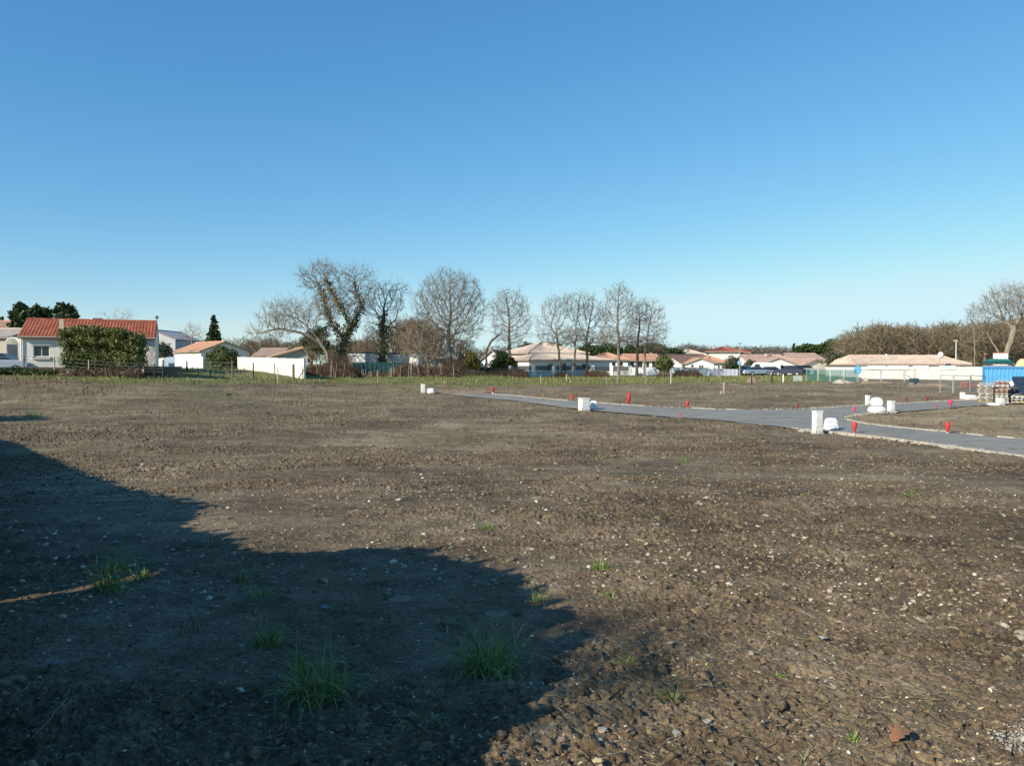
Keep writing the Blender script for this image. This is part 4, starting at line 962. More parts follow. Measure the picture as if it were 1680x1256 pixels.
house('house', 'brown-red roof with a white chimney left of the wide white gable', 'house', 138, 1228, 1262, 613, 594, 583, D=8, style='x', wm=stucco, rm=tile_pnk, chim=[(1240, 581, 0)])
house('house', 'long orange-pink roof with three chimneys behind the wide white gable', 'house', 142, 1254, 1312, 613, 592, 582, D=12, style='hip', wm=stucco, rm=tile_pnk, chim=[(1275, 580, 0), (1279, 580.5, 0), (1296, 580.5, 0)])
house('house', 'pinkish roof with many small chimneys right of the long orange-pink one', 'house', 150, 1305, 1352, 613, 590, 580.5, D=11, style='x', wm=stucco, rm=tile_pnk, chim=[(1318, 579, 0), (1342, 579, 0)])
house('house', 'cream-walled house with a pink-brown roof just left of the round olive trees', 'house', 134, 1312, 1362, 614, 601, 590, D=9, style='y', wm=stucco, rm=tile_pnk, rz=.35)
house('house', 'low white house with a small orange roof just behind the peach-roofed hall', 'house', 125, 1388, 1410, 614, 592, 587.5, D=8, style='x', wm=stucco, rm=tile_org)
# --- long hall on the right
HB, Wh, zh, heh, hrh = house('hall', 'long white hall with a pale peach tiled roof on the right', 'building', 100, 1406, 1588, 624, 598, 584.5, D=10, style='hip', wm=stucco_w, rm=tile_pch, over=.35, hipk=.22)
MB().box(local(HB, Wh, 1574, 100), 1.0, heh-.2, local(HB, Wh, 1594, 100), 3, heh+.3).build('gable_wing', stucco_g, HB)
rfh = [c for c in HB.children if c.name.startswith('roof')][0]
xv = local(HB, Wh, 1482, 100); MB().lathe([(.18, hrh), (.22, hrh+.2), (.05, hrh+.34)], 12, Matrix.Translation((xv, 4.6, 0))).build('roof_vent', frame_w, rfh)
# concrete panel wall in front with banners
wp, Lw = wall_px('site_wall', 'long white concrete panel wall with posts in front of the peach-roofed hall', 'wall', (1414, 601, 624, 92), (1614, 601.5, 628, 82), plain('whitewashed_panels', (.62, .60, .54), .9, .22, 1.2, bump=.2), panels=11, t=.2)
pa, pb = at(1414, 603, 92), at(1614, 603, 82)
blue_mark = plain('blue_print', (.10, .42, .70), .6); grey_mark = plain('grey_print', (.08, .12, .22), .6); cyan_mark = plain('pale_blue_print', (.12, .42, .66), .6)
def banner(x0, x1, t, b, label, marks):
    f0 = (x0-1414)/200; f1 = (x1-1414)/200; q0 = pa.lerp(pb, f0); q1 = pa.lerp(pb, f1); d = q1-q0; L = math.hypot(d.x, d.y)
    n = Vector((d.y, -d.x, 0)).normalized()
    r = thing('banner', label, 'banner', (q0.x+n.x*.12, q0.y+n.y*.12, Z(b, q0.y)), math.atan2(d.y, d.x), 'printed banners along the top of the site wall'); h = Z(t, q0.y)-Z(b, q0.y)
    MB().box(0, -.012, 0, L, .0, h).build('sheet', plain('white_banner', (.82, .84, .85), .6, .04), r)
    for (a, b_, c, d_, m) in marks:
        mb = MB(); nn = max(2, int((b_-a)*L/.16)); 
        for i in range(nn):
            xa = (a+(b_-a)*i/nn)*L; mb.box(xa, -.018, h*(c+(.12 if i % 3 == 1 else 0)), xa+(b_-a)*L/nn*.68, -.0125, h*(d_-(.10 if i % 4 == 2 else 0)))
        mb.build('printed_mark', m, r)
banner(1425, 1458, 600, 605, 'white banner with small grey lettering, first from the left on the site wall', [(.5, .95, .3, .62, grey_mark), (.05, .35, .5, .72, cyan_mark)])
banner(1460, 1497, 600, 605, 'white banner with pale blue and dark marks, second from the left', [(.35, .85, .32, .66, grey_mark), (.02, .2, .3, .7, cyan_mark)])
banner(1504, 1530, 600, 605, 'white banner with dark blue lettering in the middle of the site wall', [(.3, .85, .3, .7, grey_mark)])
banner(1547, 1573, 600, 605.5, 'white banner with a broad pale blue band near the right end of the site wall', [(.15, .8, .25, .8, cyan_mark)])
sg = thing('round_sign', 'round sky-blue sign on the left end of the peach-roofed hall', 'sign', at(1407.5, 607, 97)); MB().lathe([(.55, -.02), (.55, .02)], 28, Matrix.Rotation(math.pi/2, 4, 'X')).build('disc', plain('sky_blue_sign', (.14, .52, .82), .5, .05), sg); MB().box(-.07, .03, -1.4, .07, .1, 0).build('bracket', metal_g, sg)
# dish, lamps
ds = thing('satellite_dish', 'round white dish on a thin pole on the peach roof', 'dish', (X(1543, 98), 98, Z(600, 98)))
hz = Z(582, 98)-Z(600, 98); MB().tube((-.35, 0, 0), (0, 0, hz), .04).build('pole', metal_g, ds)
MB().lathe([(.02, -.12), (.22, -.09), (.38, 0), (.40, .03), (.2, -.04), (.03, -.06)], 20, Matrix.Translation((0, -.05, hz)) @ Matrix.Rotation(math.pi/2, 4, 'X')).build('dish_bowl', frame_w, ds, True)
def lamp(px, top, bot, Y, label, arm=.4, mat=None):
    p = at(px, bot, Y); h = at(px, top, Y).z-p.z; r = thing('street_lamp', label, 'street lamp', p)
    MB().tube((0, 0, -.3), (0, 0, h-.1), .085, .05, 10).build('pole', mat or metal_g, r); MB().tube((0, 0, h-.15), (arm, 0, h), .035).build('arm', mat or metal_g, r)
    hd = MB(); hd.box(arm-.1, -.15, h-.06, arm+.42, .15, h+.06); hd.build('lamp_head', mat or metal_g, r, bevel=.03)
    return r
lamp(1568, 558.5, 606, 112, 'pale street lamp rising behind the right end of the peach roof', -.2, frame_w)
lp1 = lamp(1213.5, 563, 618, 106, 'tall grey street lamp with a small head beside the white car', -.15)
sn = thing('road_sign', 'round pale blue road sign on the tall street lamp pole', 'road sign', at(1213.2, 595, 105.8)); MB().lathe([(.30, -.015), (.30, .015)], 22, Matrix.Rotation(math.pi/2, 4, 'X')).build('disc', plain('sign_blue', (.25, .48, .70), .5), sn); MB().box(-.05, .02, -.1, .05, .06, .1).build('clamp', metal_g, sn)

# --- wire fence with individual posts
def fence(label, pts, wires, name='wire_fence', wm=metal_g, r=.012):
    """pts: (px, top, bottom, Y, width_m, material)"""
    p0 = at(pts[0][0], pts[0][2], pts[0][3]); rt = thing(name, label, 'fence', p0); tops = []
    for px, t, b, Y, w, m in pts:
        a = at(px, b, Y); c = at(px, t, Y); tops.append((a-p0, c-p0))
        MB().tube(a-p0-Vector((0, 0, .3)), c-p0+Vector((rnd.uniform(-.03, .03), 0, 0)), w/2, w*.45, 7).build('post', m, rt)
    mb = MB()
    for i in range(len(tops)-1):
        for k in range(wires):
            f_ = .2+.75*k/max(1, wires-1); q0 = tops[i][0].lerp(tops[i][1], f_); q1 = tops[i+1][0].lerp(tops[i+1][1], f_); m_ = (q0+q1)/2-Vector((0, 0, .04)); mb.tube(q0, m_, r, n=3); mb.tube(m_, q1, r, n=3)
    mb.build('wires', wm, rt); return rt
fence('wooden post and wire fence in front of the cream bungalow', [(-30, 584, 606, 58, .10, wood), (39, 583, 605, 58, .12, wood), (89.5, 585, 607, 58, .11, wood_pale), (145.5, 590, 613, 57, .09, wood_pale), (253, 597, 612, 57, .10, wood_dark), (267.5, 590, 614, 57, .13, wood_dark)], 4)
fence('post and wire fence in front of the bright white wall', [(307, 592, 606, 70, .13, wood_dark), (345.5, 592, 619, 63, .12, wood), (381.5, 594, 620, 62, .13, wood), (415.5, 595, 615, 64, .12, wood_dark), (451, 596, 617, 64, .10, wood), (456, 602, 622, 60, .08, wood_pale), (481.5, 597, 618, 64, .20, wood), (497, 602, 622, 62, .08, wood)], 4)
def brace(a, b, lb):
    p = at(*a); q = at(*b); o = MB().tube((0, 0, 0), q-p, .05, .045, 7).build('fence_brace', wood, None, loc=p); tag(o, lb, 'fence brace', 'diagonal fence braces')
brace((361, 622, 63), (372, 611, 63), 'diagonal timber brace lying in front of the round garden bush'); brace((491, 619, 64), (498, 607, 64), 'diagonal timber brace at the right end of the bright white wall')
def stake(px, top, bot, w, m, label, name='stake', lean=0, Y=None):
    p = hit(px, bot) if Y is None else at(px, bot, Y); h = (bot-top)/F*p.y
    o = MB().box(-w/2, -w/2, -.15, w/2, w/2, h).build(name, m, None, loc=p, bevel=.004); o.rotation_euler = (0, lean, rnd.uniform(0, 1)); tag(o, label, name.replace('_', ' '), 'stakes and posts standing in the field and meadow')
for a in ((1101, 606, 629, .12, wood_pale, 'pale post at the field edge left of the small green shrub tree'), (1187.5, 627, 647, .07, wood_pale, 'thin pale stake standing alone in the far field'), (1183, 641, 646.5, .07, wood_pale, 'short pale peg beside the thin lone stake'), (1285, 614, 628, .10, plastic_w, 'white post at the meadow edge in front of the dark cars'), (1233, 616, 629, .10, wood_dark, 'dark post in front of the sandy mound'), (1266, 616, 628, .10, wood_dark, 'dark post between the sandy mound and the white post'), (929.5, 613, 626, .07, wood_pale, 'thin pale post in the meadow before the villa wall'), (887, 615, 629, .05, wood_pale, 'thin pale post left in the meadow before the villa'), (965, 616, 629, .05, metal_g, 'thin grey post in the middle of the meadow'), (995, 616, 629, .05, metal_g, 'thin grey post under the orange-roofed villa'), (1060, 614, 629, .05, metal_g, 'thin grey post under the rightmost bare tree'), (1013, 614, 629, .06, metal_g, 'thin grey post by the trunk of the tallest right-hand tree'), (712, 622, 630, .05, wood, 'small stake in the grass above the far white box'), (620, 608, 628, .05, wood_pale, 'thin pale cane at the grass edge beneath the ivy trees')):
    stake(*a)

# --- temporary site fence panels
mesh_g = plain('fence_wire', (.36, .46, .46), .5, .1, metal=.4)
net_m = plain('green_netting', (.035, .20, .17), .7, .2, 2)
def site_panel(x0, x1, t, b, Ya, Yb, label, net=False, name='site_fence_panel', tubm=None):
    p = at(x0, b, Ya); q = at(x1, b, Yb); d = q-p; L = math.hypot(d.x, d.y); h = at(x0, t, Ya).z-p.z; sl2 = d.z/L
    r = thing(name, label, 'fence', p, math.atan2(d.y, d.x), 'temporary site fence panels'); mb = MB(); tm = tubm or metal_g
    P = lambda x, z: (x, 0, z+sl2*x)
    for a, b_ in ((P(.05, 0), P(.05, h)), (P(L-.05, 0), P(L-.05, h)), (P(.05, h), P(L-.05, h)), (P(.05, .12), P(L-.05, .12))): mb.tube(a, b_, .028, n=6)
    mb.build('frame', tm, r); mb = MB(); n = int(L/.16)
    for i in range(1, n): mb.tube(P(L*i/n, .1), P(L*i/n, h), .004, n=3)
    for i in range(1, 6): mb.tube(P(.05, h*i/6), P(L-.05, h*i/6), .004, n=3)
    mb.build('wire_mesh', mesh_g, r)
    if net:
        mb = MB(); n = int(L/.07)
        for i in range(n): mb.add([P(.06+(L-.12)*i/n, .15), P(.06+(L-.12)*(i+.66)/n, .15), P(.06+(L-.12)*(i+.66)/n, h*.96), P(.06+(L-.12)*i/n, h*.96)], [(0,1,2,3)])
        for v in mb.v: pass
        mb.v = [(x_, y_+.03, z_) for x_, y_, z_ in mb.v]; mb.build('netting', net_m, r)
    for xx in (.05, L-.05): MB().box(xx-.3, -.12, -.02+sl2*xx, xx+.3, .12, .12+sl2*xx).build('foot_block', conc, r, bevel=.02)
Yf = 76
for i, (a, b, nt_, lb) in enumerate(((1322, 1342, 1, 'green netted fence panel furthest left'), (1342, 1362, 1, 'green netted fence panel left of the middle post'), (1362, 1384, 1, 'green netted fence panel in front of the rubble mound'), (1384, 1407, 1, 'green netted fence panel nearest the hall'), (1407, 1445, 0, 'bare wire fence panel at the left end of the site wall'), (1445, 1484, 0, 'bare wire fence panel in front of the middle of the site wall'), (1484, 1502, 0, 'narrow wire fence panel beside the dark object by the wall'))):
    site_panel(a, b, 605.5+i*.3, 629.5, Yf, Yf, lb, bool(nt_))
site_panel(1541, 1564, 615.5, 653, 56, 56, 'tall wire fence panel standing by the road, left one'); site_panel(1564, 1592, 615.5, 653, 56, 57, 'tall wire fence panel standing by the road, middle one'); site_panel(1592, 1617, 615.5, 652, 57, 59, 'tall wire fence panel standing by the road, next to the pallets')
o = MB().box(-.45, -.03, 0, .45, .03, .72).build('grey_board', plain('grey_board_paint', (.42, .46, .47), .7), None, loc=at(1309, 628, 77)); tag(o, 'pale grey board leaning at the meadow edge left of the green netting', 'board')
# ================================================================ bare trees
def barkmat(name, c, c2):
    if name in MATS: return MATS[name]
    s = NT(name); n = s.noise(2.2, 5, .7); s.col(s.ramp(n, [(.35, c), (.65, c2)])); s.set(.9, 0, .2); s.bump(s.noise(9, 3), .5, .05); MATS[name] = s.m; return s.m
bark_g = barkmat('grey_bark', (.16, .131, .102), (.29, .243, .188)); bark_d = barkmat('dark_bark', (.08, .062, .047), (.165, .13, .098)); bark_p = barkmat('pale_bark', (.20, .165, .12), (.34, .285, .21)); bark_r = barkmat('reddish_bark', (.09, .06, .045), (.17, .115, .085))
ivy_m = leafmat('ivy_leaves', [(0, (.06, .085, .025)), (.6, (.16, .17, .05)), (1, (.34, .29, .11))])
def bare(label, base, env, trunks, Y, nattr=800, mat=None, step=.5, kill=.6, seed=1, ivy=0, ivy_lo=.08, tr=None, twig=.9, ntw=4, thin=.72, group='bare winter trees in a row in front of the houses', twr=.013, rtip=.017, wob=.10, name='bare_tree', up=.22):
    """base=(px,py); env ellipses (px,py,rx,ry[,dy]) in photo px at distance Y; trunks lists of (px,py[,dy])"""
    b = at(base[0], base[1], Y); b.z = min(b.z, bz(b.x, b.y)+.05)-.05; k = Y/F
    E = []
    for e in env:
        c = at(e[0], e[1], Y)-b; dy = e[4] if len(e) > 4 else 0; E.append((c.x, c.y+dy, c.z, e[2]*k, max(e[2], e[3]*.7)*k*.85, e[3]*k))
    T = []
    for i, t in enumerate(trunks):
        pts = []
        for q in t:
            v = at(q[0], q[1], Y)-b; v.y += q[2] if len(q) > 2 else 0; pts.append(tuple(v))
        T.append({'p': pts} if i == 0 else {'p': pts, 'from': 0})
    T[0]['p'][0] = (T[0]['p'][0][0], T[0]['p'][0][1], -.3)
    V, Q, N, par, R, rs_ = tree_geom(seed, E, T, int(nattr*1.95), step, kill, rtip, 2.35, twig, ntw, tr*thin, tw_r=twr, wob=wob, up=up)
    r = thing(name, label, 'tree', b, 0, group)
    # trunk / crown split by radius is kept in one skin per part
    big = R > .09; m = par >= 0; o = m & big
    link('branches', npmesh('branches', V, Q, True), mat or bark_g, r)
    mb0 = tubes(N[par[o]], N[o], np.minimum(R[par[o]], R[o]*1.3)*1.02+.004, R[o]*1.02+.004, 8); link('trunk', npmesh('trunk', *mb0, True), mat or bark_g, r)
    if ivy:
        idx = np.where((R > ivy_lo) & (N[:, 2] > .3))[0]; w = R[idx]/R[idx].sum(); pk = rs_.choice(idx, ivy, p=w)
        P = N[pk]+rs_.normal(0, 1, (ivy, 3))*(R[pk]*1.2+.10)[:, None]; V, Q = cards(P, .16, rs_, 1.3); link('ivy', npmesh('ivy', V, Q), ivy_m, r)
    return r
G1 = 'bare winter trees in a row in front of the houses'
bare('tallest bare tree with ivy-covered twisting limbs, left of centre', (563, 616), [(530, 462, 36, 34), (583, 468, 32, 32), (556, 500, 44, 26), (508, 452, 26, 14), (600, 495, 18, 20)], [[(563, 616), (560, 580), (566, 556)], [(566, 556), (545, 535, .5), (531, 508, 1), (527, 485, 1), (518, 462, .8)], [(566, 556), (577, 532, -1), (562, 505, -1), (547, 478, -1.4), (538, 456, -1.4)], [(566, 556), (582, 530, 0), (590, 500, 1), (580, 476, 1.5), (578, 455, 1)]], 84, 1000, seed=11, ivy=4200, tr=.42, twig=1.1, mat=bark_g)
bare('low bare tree spreading far to the left over the orange roof', (541, 614), [(470, 522, 48, 28), (440, 548, 38, 14), (505, 520, 30, 26), (520, 560, 26, 14)], [[(541, 614), (536, 580), (526, 562)], [(526, 562), (495, 545, -.5), (462, 540, -1), (432, 548, -1.5)], [(526, 562), (505, 540, 1), (480, 520, 1.5)]], 81, 900, seed=12, tr=.24, mat=bark_p, twig=1.1)
bare('dark-trunked bare tree with an open vase crown and ivy at its foot', (627, 614), [(632, 492, 34, 32), (650, 490, 20, 30), (612, 505, 22, 28), (630, 540, 36, 18)], [[(627, 614), (627, 560), (628, 535), (631, 512)], [(628, 548), (640, 530, .5)]], 88, 650, seed=13, ivy=1500, ivy_lo=.16, tr=.40, mat=bark_d, twig=.9)
bare('widest bare tree with a broad round crown, in the middle of the row', (736, 616), [(738, 500, 60, 56), (705, 505, 34, 38), (770, 510, 32, 38), (738, 468, 38, 26), (735, 545, 62, 24)], [[(736, 616), (737, 580), (736, 552), (738, 528)], [(736, 562), (727, 542, .5)], [(737, 560), (750, 542, -.5)]], 92, 1500, seed=14, tr=.42, mat=bark_g, twig=1.0)
bare('pale twisty low bare tree in front of the widest one', (704, 614), [(680, 560, 34, 26), (708, 540, 26, 22), (694, 580, 40, 16)], [[(704, 614), (702, 596), (692, 576)], [(702, 596), (715, 580, .5), (722, 560, .5)]], 84, 800, seed=15, tr=.13, mat=bark_p, wob=.5, group=G1, twig=.8)
bare('slender bare tree with a fan-shaped crown left of the villa roof', (836, 614), [(836, 510, 33, 36), (850, 530, 26, 30), (822, 520, 22, 32), (840, 555, 32, 14)], [[(836, 614), (836, 575), (835, 552), (836, 530)]], 108, 800, seed=16, tr=.30, mat=bark_g, twig=1.0)
bare('leaning dark bare limb left of the slender fan-shaped tree', (797, 598), [(822, 545, 14, 14), (812, 556, 10, 8)], [[(797, 598), (798, 574), (806, 560), (818, 549), (828, 540)]], 106, 110, seed=17, tr=.20, mat=bark_d, ntw=2)
bare('thin bare tree with a loose crown just over the left part of the villa', (921, 615), [(912, 510, 26, 26), (898, 530, 20, 20), (918, 552, 40, 20), (930, 505, 16, 24)], [[(921, 615), (916, 575), (913, 545)], [(914, 552), (905, 538, 0)]], 104, 700, seed=18, tr=.20, mat=bark_g, twig=.9)
bare('second thin stem tree in front of the villa, right of the loose-crowned one', (940, 615), [(942, 508, 18, 28), (955, 500, 18, 24), (948, 556, 28, 18)], [[(940, 615), (943, 575), (945, 545), (946, 520)]], 105, 480, seed=19, tr=.17, mat=bark_p, twig=.9)
bare('dark-stemmed bare tree before the orange roof, arching branches to both sides', (963, 615), [(968, 515, 22, 32), (985, 525, 18, 26), (955, 530, 16, 24), (980, 556, 30, 14)], [[(963, 615), (963, 588), (962, 560), (966, 538)], [(962, 572), (974, 556, 0)]], 106, 620, seed=20, tr=.24, mat=bark_d, twig=.9)
bare('tall upright bare tree with the highest crown of the right-hand group', (1015, 616), [(1015, 500, 26, 32), (1003, 520, 20, 26), (1032, 515, 18, 32), (1015, 482, 18, 18), (1012, 556, 36, 18)], [[(1015, 616), (1015, 575), (1014, 545), (1013, 518)], [(1015, 566), (1024, 545, 0)]], 102, 950, seed=21, tr=.28, mat=bark_g, twig=1.0)
bare('bare tree with a pale drooping crown left in the last pair', (1044, 616), [(1050, 515, 18, 26), (1040, 530, 16, 24), (1048, 562, 32, 16)], [[(1044, 616), (1046, 575), (1048, 545), (1050, 520)]], 104, 560, seed=22, tr=.26, mat=bark_d, twig=.9)
bare('rightmost bare tree of the row with a rounded outer crown', (1057, 616), [(1068, 520, 24, 28), (1074, 545, 24, 24), (1066, 568, 32, 14)], [[(1057, 616), (1058, 580), (1062, 550), (1067, 525)]], 103, 720, seed=23, tr=.20, mat=bark_g, twig=.95)
bare('big bare tree with a leaning forked trunk above the blue container', (1648, 612), [(1652, 500, 40, 32), (1680, 510, 36, 36), (1628, 510, 24, 22), (1700, 500, 40, 40)], [[(1648, 612), (1652, 580), (1660, 552), (1664, 535)], [(1663, 540), (1652, 524, .5)], [(1664, 535), (1672, 518, -.5)]], 96, 1200, seed=24, tr=.46, mat=bark_p, twig=1.1, group='bare trees on the right')
bare('small sparse bare tree left of the big leaning one on the right', (1600, 606), [(1598, 515, 14, 18), (1592, 535, 12, 14)], [[(1600, 606), (1599, 560), (1598, 530)]], 118, 280, seed=25, tr=.14, mat=bark_g, group='bare trees on the right')
bare('pale slanting bare limb over the white box and green tarpaulin', (1641, 604), [(1618, 548, 12, 12), (1606, 556, 12, 8)], [[(1641, 604), (1638, 578), (1628, 562), (1620, 545), (1614, 538)]], 94, 90, seed=26, tr=.15, mat=bark_p, ntw=2, group='bare trees on the right')
bare('small bare tree between the grey shed and the conifer on the left', (315, 600), [(315, 545, 14, 14), (308, 550, 14, 12), (324, 548, 12, 14)], [[(315, 600), (315, 565), (316, 550)]], 112, 300, seed=27, tr=.14, mat=bark_p, group='bare trees on the left')
bare('wispy bare tree poking above the bungalow ridge', (190, 604), [(178, 520, 12, 8), (205, 518, 14, 10), (196, 535, 24, 12)], [[(190, 604), (192, 560), (196, 535)]], 90, 160, seed=28, tr=.10, mat=bark_p, group='bare trees on the left', twr=.008, rtip=.010)

# ---- far woods and hedges of bare trees (uncountable masses)
def woodproto(seed, mat=None):
    V, Q, *_ = tree_geom(seed, [(0, 0, 6.2, 3.0, 3.0, 3.6), (.6, .3, 4, 2.6, 2.6, 2.6)], [{'p': [(0, 0, -.3), (.1, .1, 2.2), (0, 0, 3.2)]}], 330, .6, .85, .03, 2.2, 1.1, 3, .17, tw_r=.030)
    return V, Q
protos = [woodproto(50+i) for i in range(4)]
def woods(name, label, spots, mats, seed):
    """spots: (x, y, z, scale_xy, scale_z)"""
    rs_ = np.random.RandomState(seed); parts = []
    for (x, y, z, sx, sz) in spots:
        V, Q = protos[rs_.randint(len(protos))]; a = rs_.uniform(0, 6.28); ca, sa = math.cos(a), math.sin(a)
        W = V.copy(); W[:, 0], W[:, 1] = (V[:, 0]*ca-V[:, 1]*sa)*sx+x, (V[:, 0]*sa+V[:, 1]*ca)*sx+y; W[:, 2] = V[:, 2]*sz+z; parts.append((W, Q))
    V, Q = merge(parts); return tag(link(name, npmesh(name, V, Q, False), mats), label, 'wood', kind='stuff')
def along(pts, n, d0, d1, seed, hmul=1, sx=(.9, 1.3)):
    """pts: (px, top) profile; trees fill depth d0..d1"""
    rs_ = np.random.RandomState(seed); out = []
    for i in range(n):
        px = rs_.uniform(pts[0][0], pts[-1][0]); Y = rs_.uniform(d0, d1)**1; top = np.interp(px, [p[0] for p in pts], [p[1] for p in pts])+rs_.uniform(-3, 10)
        x = X(px, Y); z = bz(x, Y); h = Z(top, Y)-z; out.append((x, Y, z, h/9.6*rs_.uniform(*sx), h/9.6))
    return out
wood_m = leafmat('brown_twig_mass', [(0, (.13, .095, .062)), (.5, (.22, .17, .11)), (1, (.32, .26, .17))], .95); wood_m2 = leafmat('grey_twig_mass', [(0, (.10, .085, .07)), (.6, (.16, .14, .11)), (1, (.22, .19, .15))], .95)
woods('woodland', 'brown leafless wood rising behind the peach-roofed hall', along([(1380, 552), (1400, 541), (1432, 533), (1460, 536), (1480, 531), (1510, 536), (1545, 529), (1570, 534), (1600, 529), (1680, 524), (1800, 520)], 120, 125, 190, 1, sx=(1.0, 1.6)), wood_m, 1)
woods('far_woodland', 'grey-brown leafless trees far behind the houses along the horizon', along([(1095, 572), (1130, 566), (1180, 570), (1240, 567), (1300, 570), (1370, 566)], 90, 260, 330, 2, sx=(1.5, 2.4)), wood_m2, 2)
woods('thicket_wood', 'brown leafless thicket behind the garden walls on the left of the row of trees', along([(258, 566), (300, 556), (340, 560), (400, 553), (470, 556), (560, 560), (600, 556)], 90, 128, 165, 3, sx=(1.1, 1.6)), wood_m, 3)
woods('thicket_wood', 'reddish-brown thicket filling the gap behind the dark-trunked tree', along([(600, 550), (640, 528), (660, 520), (690, 522), (720, 540), (770, 562)], 36, 96, 122, 4, sx=(.8, 1.1)), leafmat('reddish_twig_mass', [(0, (.11, .07, .05)), (.5, (.19, .13, .09)), (1, (.27, .20, .14))], .95), 4)
woods('far_woodland', 'brown leafless trees far behind the villa roofs', along([(770, 572), (850, 566), (880, 569), (1000, 574), (1095, 575)], 60, 190, 240, 5, sx=(1.3, 2)), wood_m2, 5)

# ================================================================ evergreens and shrubs
def blobs_pts(bl, n, rs_, shell=.55):
    w = np.array([b[3]*b[4]*b[5] for b in bl])**.67; w /= w.sum(); k = rs_.choice(len(bl), n, p=w); B = np.array([b[:6] for b in bl])[k]
    d = rs_.normal(size=(n, 3)); d /= np.linalg.norm(d, axis=1)[:, None]; r = (1-rs_.uniform(0, 1, n)**1.6*shell)
    lump = 1+.20*np.sin(d[:, 0]*5+B[:, 0]*3)*np.sin(d[:, 2]*6+B[:, 1])+.12*np.sin(d[:, 1]*11+B[:, 2]*5)
    return B[:, :3]+d*B[:, 3:6]*(r*lump)[:, None]
def shrub(label, base, ell, Y, n, size, mat, name='shrub', cat='shrub', trunk=None, group=None, seed=5, core=None, shell=.55, dep=.8):
    """ell: (px,py,rx,ry[,dy]) in photo px"""
    b = at(base[0], base[1], Y); b.z = min(b.z, bz(b.x, b.y)+.1)-.03; k = Y/F; bl = []
    for e in ell:
        c = at(e[0], e[1], Y)-b; bl.append((c.x, c.y+(e[4] if len(e) > 4 else 0), c.z, e[2]*k, e[2]*k*dep, e[3]*k))
    rs_ = np.random.RandomState(seed); P = blobs_pts(bl, n, rs_, shell); P = P[P[:, 2] > -.05]
    r = thing(name, label, cat, b, 0, group); V, Q = cards(P, size, rs_, 1.5); link('foliage', npmesh('foliage', V, Q), mat, r)
    if core is not False:
        V, Q = merge([lumps(np.array([x[:3]]), [1], rs_, ICO2, .06, 1) for x in bl]); 
        pts = []
        for x in bl:
            v = ICO2[0]*np.array(x[3:6])*.66*(1+rs_.uniform(-.12, .12, (len(ICO2[0]), 1)))+np.array(x[:3]); pts.append((v, ICO2[1]))
        V, Q = merge(pts); link('inner_growth', npmesh('inner_growth', V, Q), mat, r)
    mb = MB(); T = trunk or .06
    mb.tube((0, 0, -.2), (bl[0][0]*.5, 0, bl[0][2]*.6), T, T*.7, 7); mb.tube((bl[0][0]*.5, 0, bl[0][2]*.6), bl[0][:3], T*.7, T*.4, 6)
    for x in bl[1:]: mb.tube((bl[0][0]*.5, 0, bl[0][2]*.55), x[:3], T*.5, T*.25, 6)
    mb.build('trunk', bark_g, r); return r
dkgreen = leafmat('dark_evergreen', [(0, (.024, .045, .016)), (.6, (.055, .085, .028)), (1, (.11, .135, .05))]); laurel = leafmat('laurel_leaves', [(0, (.045, .075, .02)), (.5, (.10, .135, .035)), (1, (.23, .22, .07))])
olive = leafmat('olive_leaves', [(0, (.05, .06, .032)), (.6, (.095, .11, .06)), (1, (.17, .18, .11))]); golden = leafmat('golden_leaves', [(0, (.09, .10, .02)), (.5, (.24, .19, .03)), (1, (.52, .34, .05))]); pineg = leafmat('pine_needles', [(0, (.02, .045, .012)), (.6, (.045, .085, .02)), (1, (.09, .14, .035))])
hedgeg = leafmat('privet_leaves', [(0, (.055, .075, .02)), (.4, (.11, .14, .035)), (.8, (.20, .215, .06)), (1, (.36, .27, .11))])
# big hedge in front of bungalow
E = []
rs_h = np.random.RandomState(9)
for i in range(17):
    px = 113+i*7.2; top = np.interp(px, [105, 115, 135, 160, 190, 215, 232, 240], [546, 536, 532, 534, 537, 542, 546, 556])
    E.append((px+rs_h.uniform(-1.5, 1.5), top+9+rs_h.uniform(-1, 2), rs_h.uniform(8, 11), rs_h.uniform(8, 10), rs_h.uniform(-.4, .4))); E.append((px, top+24, 9.5, 14, rs_h.uniform(-.3, .3))); E.append((px, 590, 9.5, 19, rs_h.uniform(-.3, .3)))
shrub('big dark rounded evergreen hedge mass standing in front of the bungalow', (172, 609), E, 58.5, 26000, .095, hedgeg, 'hedge', 'hedge', seed=3, dep=2.2, shell=.35)
shrub('clump of wind-shaped dark cypress trees, left crown behind the bungalow roof', (40, 604), [(38, 520, 18, 20), (30, 540, 16, 20), (52, 530, 16, 18), (34, 506, 9, 9), (24, 520, 8, 8)], 95, 5200, .26, dkgreen, 'cypress_tree', 'tree', .25, 'dark cypress trees behind the bungalow', 31)
shrub('middle dark cypress crown behind the red roof', (70, 604), [(66, 522, 15, 20), (58, 515, 10, 14), (76, 520, 10, 16), (60, 545, 20, 16)], 97, 3600, .26, dkgreen, 'cypress_tree', 'tree', .22, 'dark cypress trees behind the bungalow', 32)
shrub('right dark cypress crown with a bushy top behind the chimney', (108, 604), [(108, 516, 17, 18), (98, 512, 10, 14), (118, 520, 9, 16), (106, 540, 20, 16)], 96, 4200, .26, dkgreen, 'cypress_tree', 'tree', .25, 'dark cypress trees behind the bungalow', 33)
shrub('tiny dark tree top at the left edge above the pink gable', (0, 600), [(0, 526, 6, 7), (-8, 530, 8, 8)], 110, 900, .22, dkgreen, 'cypress_tree', 'tree', .12, 'dark cypress trees behind the bungalow', 34)
